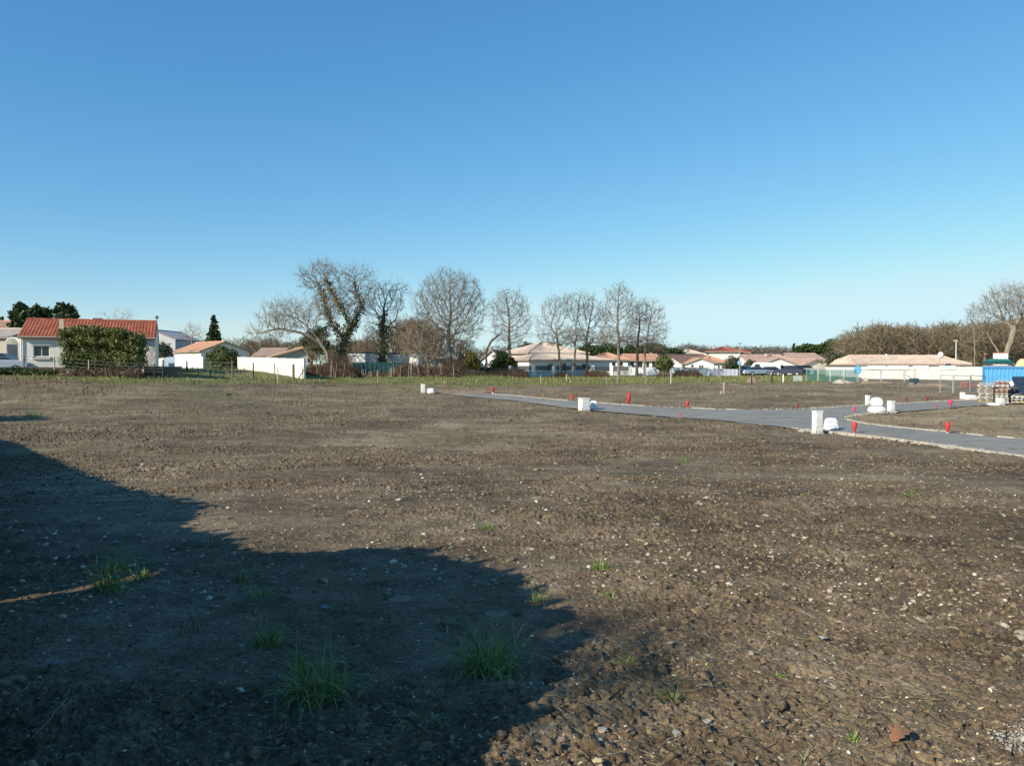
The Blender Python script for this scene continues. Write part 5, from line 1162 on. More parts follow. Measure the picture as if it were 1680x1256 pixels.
def conifer(label, px, top, bot, wpx, Y, mat, n=3600, seed=1, size=.2):
    b = at(px, bot, Y); b.z = min(b.z, bz(b.x, b.y)); h = at(px, top, Y).z-b.z; R0 = wpx*Y/F/2; rs_ = np.random.RandomState(seed)
    r = thing('conifer', label, 'tree', b); P = []; seg = MB(); seg.tube((0, 0, -.2), (0, 0, h*.97), .16, .02, 8); nb = 64
    for i in range(nb):
        t = (i+.5)/nb; z = h*(.12+.87*t); L = R0*(1-t)**.8*rs_.uniform(.6, 1.15)+.1; a = i*2.4+rs_.uniform(-.4, .4); e = np.array([math.cos(a)*L, math.sin(a)*L, z-L*.18+L*.1]); s0 = np.array([0, 0, z]); seg.tube(s0, e, .03, .008, 4)
        k = max(6, int(n/nb*(L/R0+.25))); f = rs_.uniform(.15, 1.05, k)[:, None]; P.append(s0+(e-s0)*f+rs_.normal(0, 1, (k, 3))*np.array([.14, .14, .09])*(L*.5+.3)-np.array([0, 0, .12])*f)
    seg.build('trunk', bark_g, r); V, Q = cards(np.concatenate(P), size, rs_, 1.8, .5); link('foliage', npmesh('foliage', V, Q), mat, r); return r
conifer('pointed dark conifer standing above the roofs left of the ivy trees', 351, 516, 600, 40, 118, dkgreen, 4200, 2, .26)
conifer('small distant dark conifer in front of the umbrella pines', 1302, 563, 606, 14, 170, dkgreen, 900, 3, .3)
conifer('small dark conifer top behind the right end of the bungalow garage', 274, 545, 600, 16, 130, dkgreen, 900, 4, .26)
shrub('round holly-like bush between the white gable and the bright white wall', (366, 612), [(366, 586, 24, 17), (350, 592, 14, 16), (380, 590, 13, 18), (366, 600, 24, 12), (362, 574, 10, 7)], 79, 6500, .12, laurel, 'garden_bush', 'bush', .07, None, 41)
shrub('dark leafy bush beside the grey shed right of the bungalow', (268, 606), [(268, 572, 12, 11), (262, 584, 14, 12), (276, 582, 9, 12)], 92, 2200, .15, olive, 'garden_bush', 'bush', .07, None, 42)
shrub('ivy-smothered evergreen bush in the foot of the low spreading tree', (522, 616), [(512, 552, 16, 12), (528, 546, 14, 12), (524, 566, 22, 14), (500, 560, 10, 8)], 82.5, 3600, .13, laurel, 'garden_bush', 'bush', .08, None, 43, shell=.8, core=False)
shrub('green laurel with orange-yellow leaves left of the small orange roof', (771, 616), [(774, 588, 11, 12), (768, 598, 11, 9), (781, 600, 9, 10)], 100, 2000, .15, golden, 'laurel_bush', 'bush', .07, 'laurel bushes before the village', 44, shell=.7)
shrub('bigger green laurel with a golden right side beside the villa', (823, 616), [(824, 588, 14, 13), (815, 598, 12, 12), (832, 597, 11, 11)], 100, 2800, .15, laurel, 'laurel_bush', 'bush', .07, 'laurel bushes before the village', 45, shell=.7)
shrub('golden-leaved shrub leaning against the bigger laurel', (840, 612), [(839, 591, 6, 6), (843, 596, 5, 5)], 99, 700, .14, golden, 'laurel_bush', 'bush', .05, 'laurel bushes before the village', 46, shell=.7)
shrub('small bushy green tree right of the last bare tree', (1090, 616), [(1091, 592, 13, 11), (1084, 598, 9, 9), (1098, 598, 8, 8), (1090, 604, 10, 6)], 103, 2600, .15, laurel, 'small_tree', 'tree', .09, None, 47, shell=.6)
shrub('round grey-green olive tree left of the street lamp', (1203, 614), [(1202, 594, 12, 10), (1196, 600, 9, 8), (1209, 601, 8, 8)], 116, 2400, .15, olive, 'olive_tree', 'tree', .1, 'olive trees among the houses', 48)
shrub('smaller olive tree right of the street lamp', (1232, 614), [(1232, 598, 9, 8), (1225, 602, 7, 6), (1239, 602, 6, 6)], 128, 1700, .16, olive, 'olive_tree', 'tree', .1, 'olive trees among the houses', 49)
shrub('round clipped olive tree, left one of the pair beside the hall', (1366, 612), [(1366, 586, 9, 9), (1362, 592, 7, 6), (1371, 592, 7, 6)], 108, 2000, .14, olive, 'olive_tree', 'tree', .12, 'olive trees among the houses', 50)
shrub('round clipped olive tree, right one of the pair beside the hall', (1382, 612), [(1382, 587, 9, 8), (1387, 592, 5, 6), (1378, 593, 6, 6)], 109, 1900, .14, olive, 'olive_tree', 'tree', .12, 'olive trees among the houses', 51)
shrub('dark clipped hedge strip in front of the wide white gable', (1274, 608), [(1268, 600, 6, 3), (1276, 601, 7, 3.5), (1283, 602, 4, 3)], 122, 900, .12, dkgreen, 'hedge', 'hedge', .04, None, 52)
shrub('broad umbrella pine dome, the higher right one', (1368, 606), [(1368, 565, 16, 8), (1356, 571, 15, 8), (1376, 572, 12, 8)], 175, 3200, .32, pineg, 'umbrella_pine', 'tree', .3, 'umbrella pines behind the houses', 53)
shrub('broad umbrella pine dome, the lower left one', (1328, 606), [(1328, 571, 18, 7), (1316, 575, 12, 6), (1342, 573, 12, 7)], 185, 3000, .32, pineg, 'umbrella_pine', 'tree', .3, 'umbrella pines behind the houses', 54)
for px, py, rx, ry, Y, lb in ((1000, 572, 20, 10, 150, 'dark pine mass between the bare trees, left part'), (968, 573, 18, 9, 155, 'dark pine mass left of the tall upright tree'), (1072, 571, 22, 9, 152, 'dark pine mass behind the rightmost bare tree'), (1036, 575, 18, 9, 150, 'dark pine mass between the last two trunks'), (868, 570, 16, 8, 160, 'grey-green tree dome left of the villa roof'), (1105, 577, 16, 6, 140, 'bright green hedge-like tree over the brown roof'), (905, 570, 20, 8, 165, 'dark shrubby tree behind the villa ridge')):
    shrub(lb, (px, 608), [(px, py, rx, ry), (px-rx*.5, py+3, rx*.6, ry*.8), (px+rx*.5, py+3, rx*.6, ry*.8)], Y, 1700, .28, olive if 'grey' in lb else pineg, 'background_pine', 'tree', .2, 'evergreen crowns behind the bare trees', int(px), shell=.75, core=False)
# low dark growth left of the bungalow fence
shrub('low dark bushes along the timber edging at the left edge of the picture', (40, 612), [(-20, 607, 24, 6), (10, 608, 22, 6), (45, 609, 22, 5), (78, 610, 16, 4)], 57, 3800, .09, dkgreen, 'low_bush', 'bush', .03, None, 61)
rs2 = np.random.RandomState(77)
# brambles: arching twig masses with dead leaves, each patch a thing
bram_m = leafmat('bramble_stems', [(0, (.075, .04, .032)), (.5, (.14, .082, .06)), (1, (.25, .175, .125))], .85)
bram_l = leafmat('dead_bramble_leaves', [(0, (.06, .04, .03)), (.5, (.13, .075, .05)), (1, (.17, .14, .05))], .8)
def bramble(x0, x1, top, Y, label, dep=3, dens=1.0, leaves=1.0, cane=0, bot=None):
    a = X(x0, Y); b = X(x1, Y); cx = (a+b)/2; z = bz(cx, Y); r = thing('bramble_patch', label, 'brambles', (cx, Y, z), 0, 'brown bramble thickets at the back of the meadow')
    h = Z(top, Y)-z; W = b-a; n = int(W*dep*55*dens); x = rs2.uniform(-W/2, W/2, n); y = rs2.uniform(-dep/2, dep/2, n)
    env = np.sqrt(np.maximum(0, 1-(2*x/W)**4))*np.sqrt(np.maximum(.1, 1-(2*y/dep)**2)); hh_ = h*env*(.6+.5*vnoise(x+cx, y, 1.4, 5))
    an = rs2.uniform(0, 6.28, n); ln = rs2.uniform(.2, 1.1, n); P = np.stack([x, y, np.zeros(n)-.05], 1); D = np.stack([np.cos(an), np.sin(an)], 1)
    m1 = P+np.concatenate([D*(hh_*.25*ln)[:, None], (hh_*.75)[:, None]], 1); m2_ = m1+np.concatenate([D*(hh_*.4*ln)[:, None], (hh_*rs2.uniform(-.1, .35, n))[:, None]], 1)
    o = rs2.uniform(.008, .018, n); V, Q = merge([tubes(P, m1, o, o*.8), tubes(m1, m2_, o*.8, o*.5)]); link('stems', npmesh('stems', V, Q), bram_m, r)
    k = int(n*3.2*leaves); id_ = rs2.randint(0, n, k); f = rs2.uniform(.1, 1, k)[:, None]; L = m1[id_]*f+P[id_]*(1-f); L2 = m1[id_]*(1-f)+m2_[id_]*f; L = np.where((rs2.uniform(0, 1, k) < .5)[:, None], L, L2)+rs2.normal(0, .06, (k, 3)); V, Q = cards(L, .075, rs2, 1.4); link('dead_leaves', npmesh('dead_leaves', V, Q), bram_l, r)
    if cane:
        for _ in range(cane):
            mb = MB(); x_ = rs2.uniform(-W/2, W/2); mb.tube((x_, -dep/2, -.1), (x_+rs2.uniform(-.2, .2), -dep/2, h*rs2.uniform(.5, .95)), .018, .012, 5); mb.build('cane', wood_pale, r)
bramble(108, 236, 600, 56.9, 'tangled brown brambles along the foot of the big bungalow hedge', 1.2, 1.3, 1.4)
bramble(499, 590, 588, 74, 'dark red-brown bramble thicket right of the bright white wall', 3, 1.1, 1.2, 6)
bramble(535, 576, 573, 78, 'tall brown bramble heap around the foot of the ivy tree', 3, 1, 1.2)
bramble(590, 650, 604, 77, 'low pale bramble strip with canes before the teal screen fence', 1.4, .9, .5, 12)
bramble(640, 752, 592, 78, 'long red-brown bramble hedge in front of the white low house', 3, 1.1, 1.1, 14)
bramble(722, 760, 578, 84, 'tall brown bramble mound right of the widest tree trunk', 3, 1, 1.3)
bramble(752, 800, 606, 92, 'dark low brambles in front of the gate pillars', 2, .9, 1)
bramble(800, 868, 600, 96, 'reddish bramble mound under the bigger laurel', 3, .9, 1.1)
bramble(958, 1000, 604, 101, 'round brown bramble clump in front of the second pillared wall', 2.5, 1.1, 1.2)
bramble(908, 935, 609, 101, 'small brown bramble tuft by the loose-crowned tree', 2, .8, 1)
bramble(1078, 1104, 606, 101, 'brown brambles around the foot of the small bushy green tree', 2, .9, 1)
bramble(1105, 1152, 603, 104, 'dark bramble mounds right of the pale post', 2.5, 1, 1.3)

# ================================================================ site furniture beside the road
red_dark = plain('dark_red_plastic', (.25, .02, .025), .6, .2, 6)
def box_unit(px, top, bot, wpx, depth, rz, label, group='white utility boxes along the new road', seam=True):
    p = hit(px, bot); k = p.y/F; h = (bot-top)*k; w = wpx*k; r = thing('utility_box', label, 'utility box', p, rz, group)
    MB().box(-w/2, -depth/2, -.15, w/2, depth/2, h-.035).build('cabinet', plastic_w, r, bevel=.012)
    MB().box(-w/2-.012, -depth/2-.015, h-.033, w/2+.012, depth/2+.012, h).build('lid', plastic_w, r, bevel=.008)
    MB().box(-w/2+.03, -depth/2-.012, h*.30, w/2-.03, -depth/2-.002, h-.07).build('door', plastic_w, r, bevel=.004)
    MB().box(-w/2-.02, -depth/2-.02, -.16, w/2+.02, depth/2+.02, .03).build('plinth', conc, r)
def bundle(px, py, wpx, hpx, label, mat=None, depth=None, seed=0, tilt=0, flat=False, rise=0):
    p = hit(px, py); k = p.y/F; w = wpx*k; h = hpx*k; rs_ = np.random.RandomState(200+seed); V0, F0 = subdiv(*ICO2)
    pw = .55; V = np.sign(V0)*np.abs(V0)**pw; V = V/np.abs(V).max(0); V = V*(1+rs_.uniform(-.07, .07, (len(V), 1)))
    V[:, 0] *= w/2*(1-.18*np.clip(V[:, 2], 0, 1)); V[:, 1] *= (depth or w*.8)/2; V[:, 2] = (V[:, 2]+1)*h/2-.03+rise
    r = thing('wrapped_bundle', label, 'bundle', p, tilt, 'white wrapped bundles beside the utility boxes'); link('wrap', npmesh('wrap', V, F0, False), mat or wrap_w, r)
    mb = MB(); a = np.linspace(0, 2*math.pi, 22)
    for zf in (.35, .68):
        pts = [(math.copysign(abs(math.cos(t))**.45, math.cos(t))*w/2*1.0*(1-.18*max(0, zf*2-1)), math.copysign(abs(math.sin(t))**.45, math.sin(t))*(depth or w*.8)/2, h*zf+rise) for t in a]
        for q0, q1 in zip(pts[:-1], pts[1:]): mb.tube(q0, q1, .008, n=4)
    mb.build('tie_cord', plain('grey_cord', (.35, .36, .36), .7), r)
box_unit(1341, 673, 711, 14.5, .22, .25, 'tallest white utility box, standing at the near edge of the road')
bundle(1363.5, 706, 22, 22, 'white wrapped bundle just right of the tallest utility box', seed=1)
box_unit(958, 652.5, 673.5, 14, .5, .35, 'wide cream-white utility box in the middle of the road verge')
bundle(974, 672, 13, 16, 'bundle standing in the shadow of the wide utility box', seed=2)
box_unit(694, 629.5, 645, 6.5, .3, .2, 'farthest white utility box at the far left end of the road')
bundle(707, 645, 13, 9, 'rounded white bundle beside the farthest utility box', seed=3)
box_unit(1423.5, 648, 665, 5, .25, .2, 'slim white utility box behind the stacked bundles')
bundle(1438, 677, 24, 12, 'flat wide white bundle lying at the near side of the branch road', seed=4, depth=.8)
bundle(1438, 666, 18, 15, 'round upright white bundle right of the slim utility box', seed=5)
box_unit(1462, 657, 675.5, 8, .3, .25, 'white utility box right of the two bundles')
box_unit(1579, 643, 655, 4.5, .3, .1, 'small far white utility box by the wire fence panels')
bundle(1592, 655.5, 20, 9, 'long white bundle lying right of the small far utility box', seed=6, depth=.6)
box_unit(1641, 652, 664, 8, .4, .2, 'white utility box at the foot of the pallet stack')
bundle(1630, 664.5, 17, 5, 'low torn white bundle left of the box by the pallets', seed=7, depth=.6)
bundle(1405, 677, 0.1+8, 3, 'scrap of white wrapping at the tip of the soil island', seed=8, depth=.3) if False else None
def marker(px, top, bot, wpx, label, mat=None, kind=0, lean=0, white=True):
    p = hit(px, bot); k = p.y/F; h = (bot-top)*k; w = wpx*k*.38; r = thing('red_marker', label, 'marker', p, rnd.uniform(0, 6), 'red plastic markers along the road'); r.rotation_euler[1] = 0
    M = Matrix.Rotation(lean, 4, 'Y') if lean else Matrix()
    m_ = mat or red_p
    if kind == 0:   # flared sleeve on a short stub
        MB().lathe([(w*.42, .0), (w*.5, h*.30), (w*.82, h*.55), (w, h*.66), (w*.95, h*.93), (w*.7, h)], 14, M).build('sleeve', m_, r, True)
        MB().lathe([(w*.5, -.1), (w*.5, h*.0+.02), (w*.46, h*.14)], 12, M).build('stub', frame_w if white else m_, r)
        MB().tube(M @ Vector((0, 0, h*.9)), M @ Vector((w*.2, 0, h*1.06)), w*.16, n=6).build('cap_knob', m_, r)
    elif kind == 1: # upright conduit end
        MB().lathe([(w, -.15), (w, h*.9), (w*.9, h), (w*.7, h*.98)], 14, M).build('conduit', m_, r, True)
        mb = MB()
        for i in range(7): z = h*(.1+.12*i); mb.lathe([(w*1.02, z), (w*1.1, z+.012), (w*1.02, z+.024)], 14, M)
        mb.build('ribs', m_, r)
    else:
        MB().box(-w, -w*.3, -.1, w, w*.3, h*.98).build('peg', m_, r, bevel=.003)
        MB().box(-w*1.2, -w*.5, h*.6, w*1.2, w*.5, h).build('painted_top', m_, r)
marker(808.5, 635.5, 645, 7, 'red sleeve marker at the far end of the road where the pale edging starts', kind=0)
marker(793, 641, 646.5, 3.5, 'small faded red peg on the near side of the road end', pink_p, 2)
marker(939.5, 647.5, 656, 7, 'red sleeve marker left of the wide utility box', red_p, 0, white=False)
marker(1030, 643.5, 662.5, 7, 'tall leaning red conduit end right of the wide utility box', red_p, 1, .16)
marker(1128, 657.5, 669, 8, 'bright red sleeve marker on the far road edge, right of the leaning conduit', red_p, 0, white=False)
marker(1116.5, 675.5, 686.5, 4, 'small pinkish red peg on the near road edge', pink_p, 0, white=False)
marker(1310, 662, 671, 3.2, 'dark red stake in the soil beyond the road fork', red_dark, 2)
marker(1401.5, 667, 677.5, 6, 'crimson sleeve marker above the tip of the soil island', pink_p, 0, white=False)
marker(1402, 692, 713, 10, 'large red sleeve marker with white foot beside the tallest utility box')
marker(1554.5, 692, 712, 11, 'large red sleeve marker with white foot at the right, on the soil island')
marker(1559, 655.5, 667.5, 9, 'round faded pink-red marker on the branch road', pink_p, 0, white=False)
marker(1534, 662, 669, 3.2, 'thin crimson peg left of the round pink marker', pink_p, 2)
marker(1521, 651.5, 657.5, 5, 'small dark red marker beyond the branch road', red_dark, 0, white=False)
marker(1487, 653, 658.5, 3, 'tiny brown-red peg at the far branch road edge', red_dark, 2)
marker(1541, 699, 704, 3, 'tiny pink flag peg left of the big right-hand marker', pink_p, 2)
# slab lying at the foot of the tallest box
p = hit(1318, 708); V, Q = lumps(np.array([[0, 0, 0.03]]), [.16], rs2, ICO2, .15, .45); tag(link('stone_slab', npmesh('stone_slab', V, Q), lime, None, p), 'flat pale stone lying left of the tallest utility box', 'stone')
# ---- blue container with things on top
Yc = 64; x0, x1 = X(1613, Yc), X(1800, Yc); z0 = bz(x0, Yc); hc = Z(601.5, Yc)-z0
ct = thing('shipping_container', 'bright blue steel container at the right edge of the picture', 'container', (x0, Yc, z0), -.55)
mb = MB(); L = x1-x0; pr = []; n = int(L/.28)
for i in range(n):
    a = i*L/n; b = L/n; pr += [(a, 0), (a+b*.35, 0), (a+b*.5, .05), (a+b*.85, .05)]
pr.append((L, 0)); vs = [(x, y, z) for z in (.14, hc-.12) for x, y in pr]; m = len(pr); mb.add(vs, [(i, i+1, m+i+1, m+i) for i in range(m-1)])
mb.box(0, .08, .1, L, 2.4, hc-.1); mb.build('corrugated_wall', blue_p, ct)
mb = MB()
for zz2 in (0, hc-.14): mb.box(-.03, -.04, zz2, L, .0-.002, zz2+.14)
mb.box(-.05, -.045, .141, .08, .07, hc-.141); mb.box(-.05, 2.3, 0, .06, 2.44, hc); mb.box(-.05, .07, 0, .05, 2.3, .12); mb.build('frame', plain('darker_blue_steel', (.04, .20, .42), .5, .15), ct)
MB().box(-.03, -.03, hc, L, 2.43, hc+.03).build('roof_panel', blue_p, ct)
zt = z0+hc+.03
tarp = plain('green_tarpaulin', (.035, .17, .15), .6, .25, 2.5, bump=.3)
def cpos(lx, ly): return (x0+.8525*lx+.5227*ly, Yc-.5227*lx+.8525*ly)
def heap(lx, wl, t, b_, Y, z, label, name, cat, mat, seed, dep=1.4, bars=0, barm=None):
    r = thing(name, label, cat, (*cpos(lx, 1.0), z), -.55); w = wl; h = Z(t, Y)-z; rs_ = np.random.RandomState(seed); hb = .16*bars
    if bars:
        for k in range(bars):
            mb = MB()
            for j in range(5): yy = -dep/2+.1+j*dep/4.6; mb.box(-w/2+rs_.uniform(0, .15), yy, .002+k*.16, w/2-rs_.uniform(0, .15), yy+.12, .10+k*.16)
            mb.build('plank_layer', barm or wood, r)
    nx, ny = 22, 9; V = []
    for j in range(ny):
        for i in range(nx):
            u, v = i/(nx-1)*2-1, j/(ny-1)*2-1; e = (1-abs(u)**5)*(1-abs(v)**5); V.append((u*w/2*1.02, v*dep/2*1.04, hb+(h-hb)*(e*(.82+.18*rs_.rand()))))
    Q = [(j*nx+i, j*nx+i+1, (j+1)*nx+i+1, (j+1)*nx+i) for j in range(ny-1) for i in range(nx-1)]
    # skirt
    o = len(V); ring = [i for i in range(nx)]+[j*nx+nx-1 for j in range(1, ny)]+[(ny-1)*nx+i for i in range(nx-2, -1, -1)]+[j*nx for j in range(ny-2, 0, -1)]
    for q in ring: x_, y_, z_ = V[q]; V.append((x_*1.01, y_*1.02, max(0, hb-.12)+rs_.rand()*.08))
    Q += [(ring[i], ring[(i+1) % len(ring)], o+(i+1) % len(ring), o+i) for i in range(len(ring))]
    link('cover', npmesh('cover', np.array(V), np.array(Q), True), mat, r); return r
heap(1.08, 2.15, 588, 601, Yc, zt, 'green tarpaulin over stacked planks on top of the blue container', 'tarpaulin_stack', 'stack', tarp, 1, bars=2, barm=plain('pinkish_planks', (.30, .22, .20), .8, .3, 6))
heap(3.15, 1.75, 587, 602, Yc, zt, 'pale yellow insulation bale on the blue container', 'insulation_bale', 'bale', plain('pale_yellow_foam', (.62, .52, .27), .8, .15, 3), 2)
wb = thing('white_cabin_box', 'small white box with a reddish lid behind the green tarpaulin', 'box', (X(1637, 68), 67.6, Z(595, 68)), -.5); w = (X(1643, 68)-X(1623, 68))
MB().box(-w/2, 0, -.5, w/2, 1.0, Z(579.5, 68)-Z(595, 68)).build('case', frame_w, wb, bevel=.02); MB().box(-w/2-.03, -.03, Z(579.5, 68)-Z(595, 68)+.003, w/2+.03, 1.03, Z(579.5, 68)-Z(595, 68)+.06).build('lid', plain('reddish_lid', (.42, .16, .12), .7), wb)
for o_ in (-w/2+.1, w/2-.2): MB().box(o_, .2, -(Z(595, 68)-bz(wb.location.x, 70)), o_+.1, .3, -.501).build('leg', metal_g, wb)
# ---- stacks of formwork / pallets (each stack a thing, each layer a part)
def stack(px0, px1, t, b_, label, cols, dz=0, dep=1.3, name='pallet_stack'):
    p = hit((px0+px1)/2, b_); p.y += dz; Y = p.y; p.z = bz(p.x, Y); w = X(px1, Y)-X(px0, Y); h = Z(t, Y)-p.z; r = thing(name, label, 'stack', p, -.5+rnd.uniform(-.06, .06), 'stacks of building material beside the container'); n = len(cols); e = h/n
    for k, cm_ in enumerate(cols):
        mb = MB(); o1 = rnd.uniform(-.06, .06); z_ = k*e
        for j in range(3): mb.box(-w/2+o1+j*(w-.12)/2, -dep/2, z_+.003, -w/2+o1+j*(w-.12)/2+.12, dep/2, z_+e*.42)
        nb = 6
        for j in range(nb): mb.box(-w/2+o1, -dep/2+j*dep/nb, z_+e*.425, w/2+o1, -dep/2+(j+.82)*dep/nb, z_+e*.78)
        mb.build('layer', cm_, r)
g1 = plain('weathered_formwork', (.40, .37, .30), .85, .25, 5); g2 = plain('red_formwork', (.34, .16, .13), .8, .4, 4); g3 = plain('yellow_formwork', (.44, .37, .20), .7, .2, 4); g4 = plain('pale_formwork', (.55, .53, .47), .85, .2, 5)
stack(1611, 1634, 627, 660, 'grey-beige stack of formwork panels on the left of the pile', [g3, g1, g4, g1, g4, g1, g1, g1, g4, g1], .3)
stack(1634, 1651, 623, 661, 'stack of formwork with red layers in the middle of the pile', [g4, g1, g1, g4, g1, g2, g1, g2, g4, g2, g1], 0)
stack(1651, 1672, 623, 658, 'stack of mixed boards on the right of the pile, beside the dark trailer', [wood, g3, g1, wood_dark, g1, g4, g1, g2, g1], .5)
stack(1650, 1668, 648, 660, 'low stack with yellow boards in front of the mixed boards', [g3, g1, g4], -.5, .7)
bg_ = hit(1654, 660); o = thing('white_sack', 'small white triangular sack on the material pile', 'sack', (X(1654, bg_.y-.4), bg_.y-.75, Z(635, bg_.y-.75)))
V0, F0 = ICO2; V = V0.copy(); V[:, 0] *= .22*(1.1-.75*np.clip((V0[:, 2]+1)/2, 0, 1)); V[:, 1] *= .12; V[:, 2] = (V0[:, 2]+1)*.2; link('bag', npmesh('bag', V, F0, True), wrap_w, o)
mb = MB().box(-.3, -.15, -.06, .3, .35, -.012).build('support_board', wood, o)
# sign post (brown post with dark crossbar) in front of the pile
p = hit(1630.5, 662); r = thing('post_with_bar', 'thin brown post with a dark crossbar in front of the formwork pile', 'post', p); h = (662-635)/F*p.y
MB().box(-.035, -.035, -.1, .035, .035, h).build('upright', wood_dark, r); MB().box(-.05, -.05, h-.06, 1.0, -.037, h).build('crossbar', wood_dark, r)
# dark trailer at the right edge
p = hit(1700, 660); r = thing('trailer', 'dark blue-black trailer with a tyre cut by the right edge of the picture', 'trailer', p, .1)
MB().box(-1.0, -.6, .5, 1.8, .9, 1.15).build('body', plain('dark_navy_paint', (.03, .05, .09), .5, .2), r, bevel=.04); MB().box(-1.0, -.55, 1.153, -.2, .8, 1.6).build('headboard', plain('dark_navy_paint', (.03, .05, .09)), r, bevel=.03)
for xx in (-.55, .9):
    w_ = MB().lathe([(.30, -.12), (.40, -.09), (.40, .09), (.30, .12)], 20, Matrix.Translation((xx, -.72, .40)) @ Matrix.Rotation(math.pi/2, 4, 'X')).build('wheel', tyre, r); MB().lathe([(.24, -.125), (.24, .125)], 16, Matrix.Translation((xx, -.72, .40)) @ Matrix.Rotation(math.pi/2, 4, 'X')).build('rim', metal_g, w_)
MB().tube((-1.0, 0, .58), (-1.7, 0, .45), .04).build('drawbar', metal_g, r)
# small things by the wall
def lumpy(px, py, w, h, mat, label, name, cat, seed, dep=1, group=None, Y=None):
    p = hit(px, py) if Y is None else at(px, py, Y); k = p.y/F; V0, F0 = subdiv(*ICO2); rs_ = np.random.RandomState(seed); V = V0*np.array([w*k/2, w*k/2*dep, h*k])*(1+rs_.uniform(-.16, .16, (len(V0), 1)))*(1+.18*np.sin(V0[:, :1]*5+seed)); V[:, 2] *= np.clip(1.15-np.abs(V0[:, 0]), .15, 1)
    o = link(name, npmesh(name, V, F0, True), mat, None, (p.x, p.y, p.z)); return tag(o, label, cat, group)
sand = plain('sandy_earth', (.27, .21, .145), .95, .25, 3, bump=.6)
lumpy(1236, 627, 30, 9, sand, 'sandy earth mound in the meadow below the van', 'earth_mound', 'mound', 3)
lumpy(1382, 628.5, 30, 7, plain('pale_rubble', (.46, .41, .33), .95, .3, 3, bump=.8), 'pale rubble mound behind the green netting', 'rubble_mound', 'mound', 4)
lumpy(1440, 629, 60, 5, sand, 'long low earth bank at the foot of the site wall, left part', 'earth_bank', 'mound', 5, .4, 'low earth banks along the site wall')
lumpy(1530, 633, 80, 5, sand, 'long low earth bank at the foot of the site wall, right part', 'earth_bank', 'mound', 6, .3, 'low earth banks along the site wall')
lumpy(1420, 625, 10, 5, lime, 'small heap of pale stones at the left end of the site wall', 'stone_heap', 'heap', 7)
r = thing('machine', 'small dark machine standing before the site wall', 'machine', hit(1500, 632)); k = r.location.y/F
MB().box(-.32, -.2, .25, .32, .25, .62).build('engine', plain('machine_dark', (.04, .08, .10), .5), r, bevel=.04); MB().tube((-.3, 0, .6), (-.75, 0, .95), .03).build('handle', metal_g, r); MB().box(-.30, -.2, -.05, -.2, .25, .248).build('leg', metal_g, r); MB().box(.2, -.2, -.05, .3, .25, .248).build('leg', metal_g, r)
def crate(px, py, w, h, mat, label):
    p = hit(px, py); k = p.y/F; r = thing('crate', label, 'crate', p, .1, 'red crates near the site wall'); W_ = w*k; H_ = h*k; mb = MB()
    for (a, b, c, d) in ((-W_/2, -.4, W_/2, -.36), (-W_/2, .36, W_/2, .4), (-W_/2, -.36, -W_/2+.04, .36), (W_/2-.04, -.36, W_/2, .36)):
        for j in range(3): mb.box(a, b, .02+j*H_/3, c, d, .02+(j+.75)*H_/3)
    mb.box(-W_/2+.05, -.35, 0, W_/2-.05, .35, .04); mb.build('sides', mat, r); MB().box(-W_/2+.06, -.34, .041, W_/2-.06, .34, H_*.8).build('contents', plain('crate_bricks', (.36, .12, .07), .8, .3, 8), r)
crate(1584, 636, 8, 10, g2, 'upright red crate by the wire fence panels'); crate(1601, 636, 18, 5, g2, 'low wide red crate left of the formwork pile')
# ---- out-of-frame shade casters behind the camera: a leafy tree whose thin crown dapples the soil, and a bush
def caster(sh, s_): return Vector((sh[0]-SUN[0]*s_, sh[1]-SUN[1]*s_, 0)), s_*TANE
(bp, hz_) = caster((.25, 4.45), 12)
V, Q, N, par, R, rs_ = tree_geom(91, [(0, 0, hz_, .85, .85, .38), (-.5, .3, hz_-.3, .5, .5, .3)], [{'p': [(0, 0, -.2), (-.35, .3, hz_*.45), (-.1, .1, hz_-.6)]}], 330, .25, .3, .009, 2.2, .45, 3, .14, tw_r=.006)
r = thing('young_oak', 'young oak with a few clinging leaves standing behind the camera on the left', 'tree', (bp.x, bp.y, bz(bp.x, bp.y))); link('branches', npmesh('branches', V, Q, True), bark_g, r)
pk = rs_.randint(0, len(N), 420); P = N[pk]+rs_.normal(0, .10, (420, 3)); P = P[P[:, 2] > hz_*.8]; V, Q = cards(P, .07, rs_, 1.4); link('foliage', npmesh('foliage', V, Q), leafmat('clinging_leaves', [(0, (.07, .05, .025)), (.5, (.14, .10, .05)), (1, (.20, .16, .08))]), r)
q = hit(52, 686); (bp, hz_) = caster((q.x+.3, q.y), 3.4)
rr = thing('shade_bush', 'evergreen bush just outside the left edge of the picture', 'bush', (bp.x, bp.y, bz(bp.x, bp.y))); P = blobs_pts([(0, 0, .85, 1.2, 1.2, 1.05), (-.6, .8, .8, 1.2, 1.2, .9)], 9000, rs_); V, Q = cards(P, .08, rs_); link('foliage', npmesh('foliage', V, Q), hedgeg, rr)
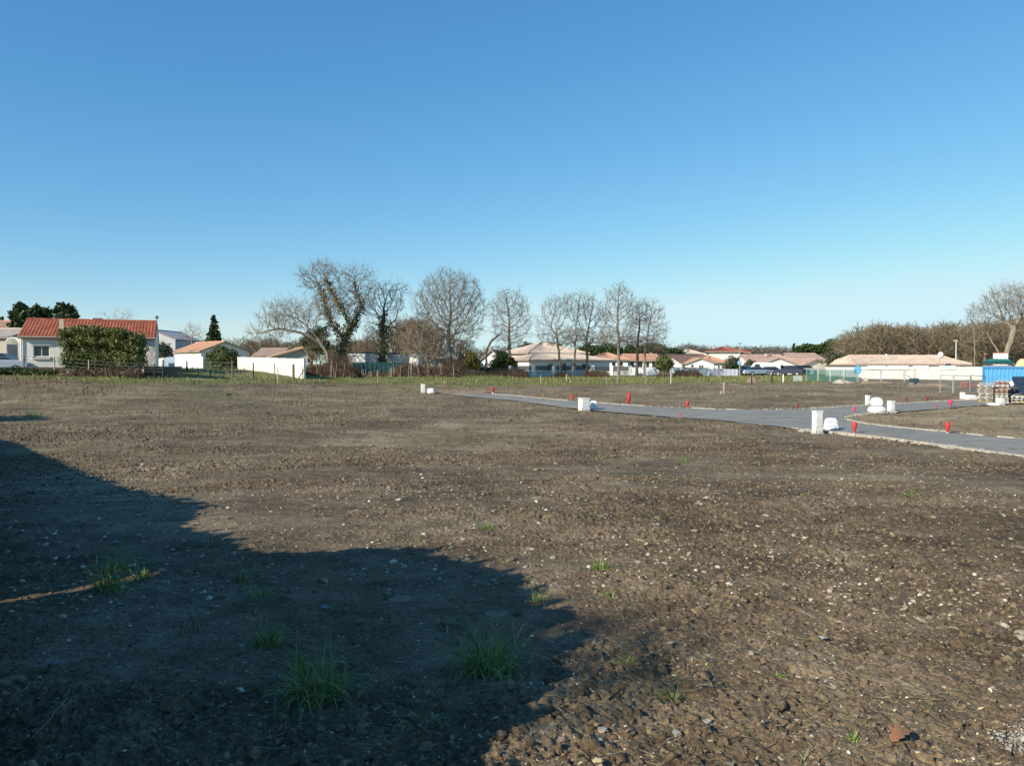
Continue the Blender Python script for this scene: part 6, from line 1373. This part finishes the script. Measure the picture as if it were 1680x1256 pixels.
# ---------------------------------------------------------------- world, sun, camera
w = bpy.data.worlds.new('World'); bpy.context.scene.world = w; w.use_nodes = True
nt = w.node_tree; bg = nt.nodes['Background']
sky = nt.nodes.new('ShaderNodeTexSky'); sky.sky_type = 'NISHITA'; sky.sun_disc = False
sky.sun_elevation = SEL; sky.sun_rotation = SAZ+math.pi
sky.altitude = 0; sky.air_density = AIR; sky.dust_density = DUST; sky.ozone_density = OZ
sp = nt.nodes.new('ShaderNodeSeparateColor'); cb = nt.nodes.new('ShaderNodeCombineColor'); nt.links.new(sky.outputs[0], sp.inputs[0])
for i_, (A_c, g_c) in enumerate(((.824, 1.203), (1.105, .86), (1.632, .585))):     # colour grade of the sky texture per channel
    pw = nt.nodes.new('ShaderNodeMath'); pw.operation = 'POWER'; pw.inputs[1].default_value = g_c
    ml = nt.nodes.new('ShaderNodeMath'); ml.operation = 'MULTIPLY'; ml.inputs[1].default_value = A_c
    nt.links.new(sp.outputs[i_], pw.inputs[0]); nt.links.new(pw.outputs[0], ml.inputs[0]); sm = nt.nodes.new('ShaderNodeMath'); sm.operation = 'SMOOTH_MIN'; sm.inputs[1].default_value = (3.5, 4.75, 5.2)[i_]; sm.inputs[2].default_value = 1.2; nt.links.new(ml.outputs[0], sm.inputs[0]); nt.links.new(sm.outputs[0], cb.inputs[i_])
nt.links.new(cb.outputs[0], bg.inputs[0]); bg.inputs[1].default_value = SKYS
sl = bpy.data.lights.new('sun', 'SUN'); sl.energy = SUNS; sl.angle = math.radians(.55); sl.color = (1, .91, .76)
so = bpy.data.objects.new('sun', sl); C.objects.link(so)
so.rotation_euler = Vector((SUN[0], SUN[1], -TANE)).to_track_quat('-Z', 'Y').to_euler()
cam = bpy.data.cameras.new('camera'); co_ = bpy.data.objects.new('camera', cam); C.objects.link(co_)
cam.sensor_width = 36; cam.lens = 36*F/1680; cam.clip_end = 9000; cam.clip_start = .05
co_.location = (0, 0, HC); co_.rotation_euler = (math.pi/2-TH, 0, 0)
sc = bpy.context.scene; sc.camera = co_
sc.view_settings.view_transform = 'Standard'; sc.view_settings.look = 'None'; sc.view_settings.exposure = EXPO; sc.view_settings.gamma = 1
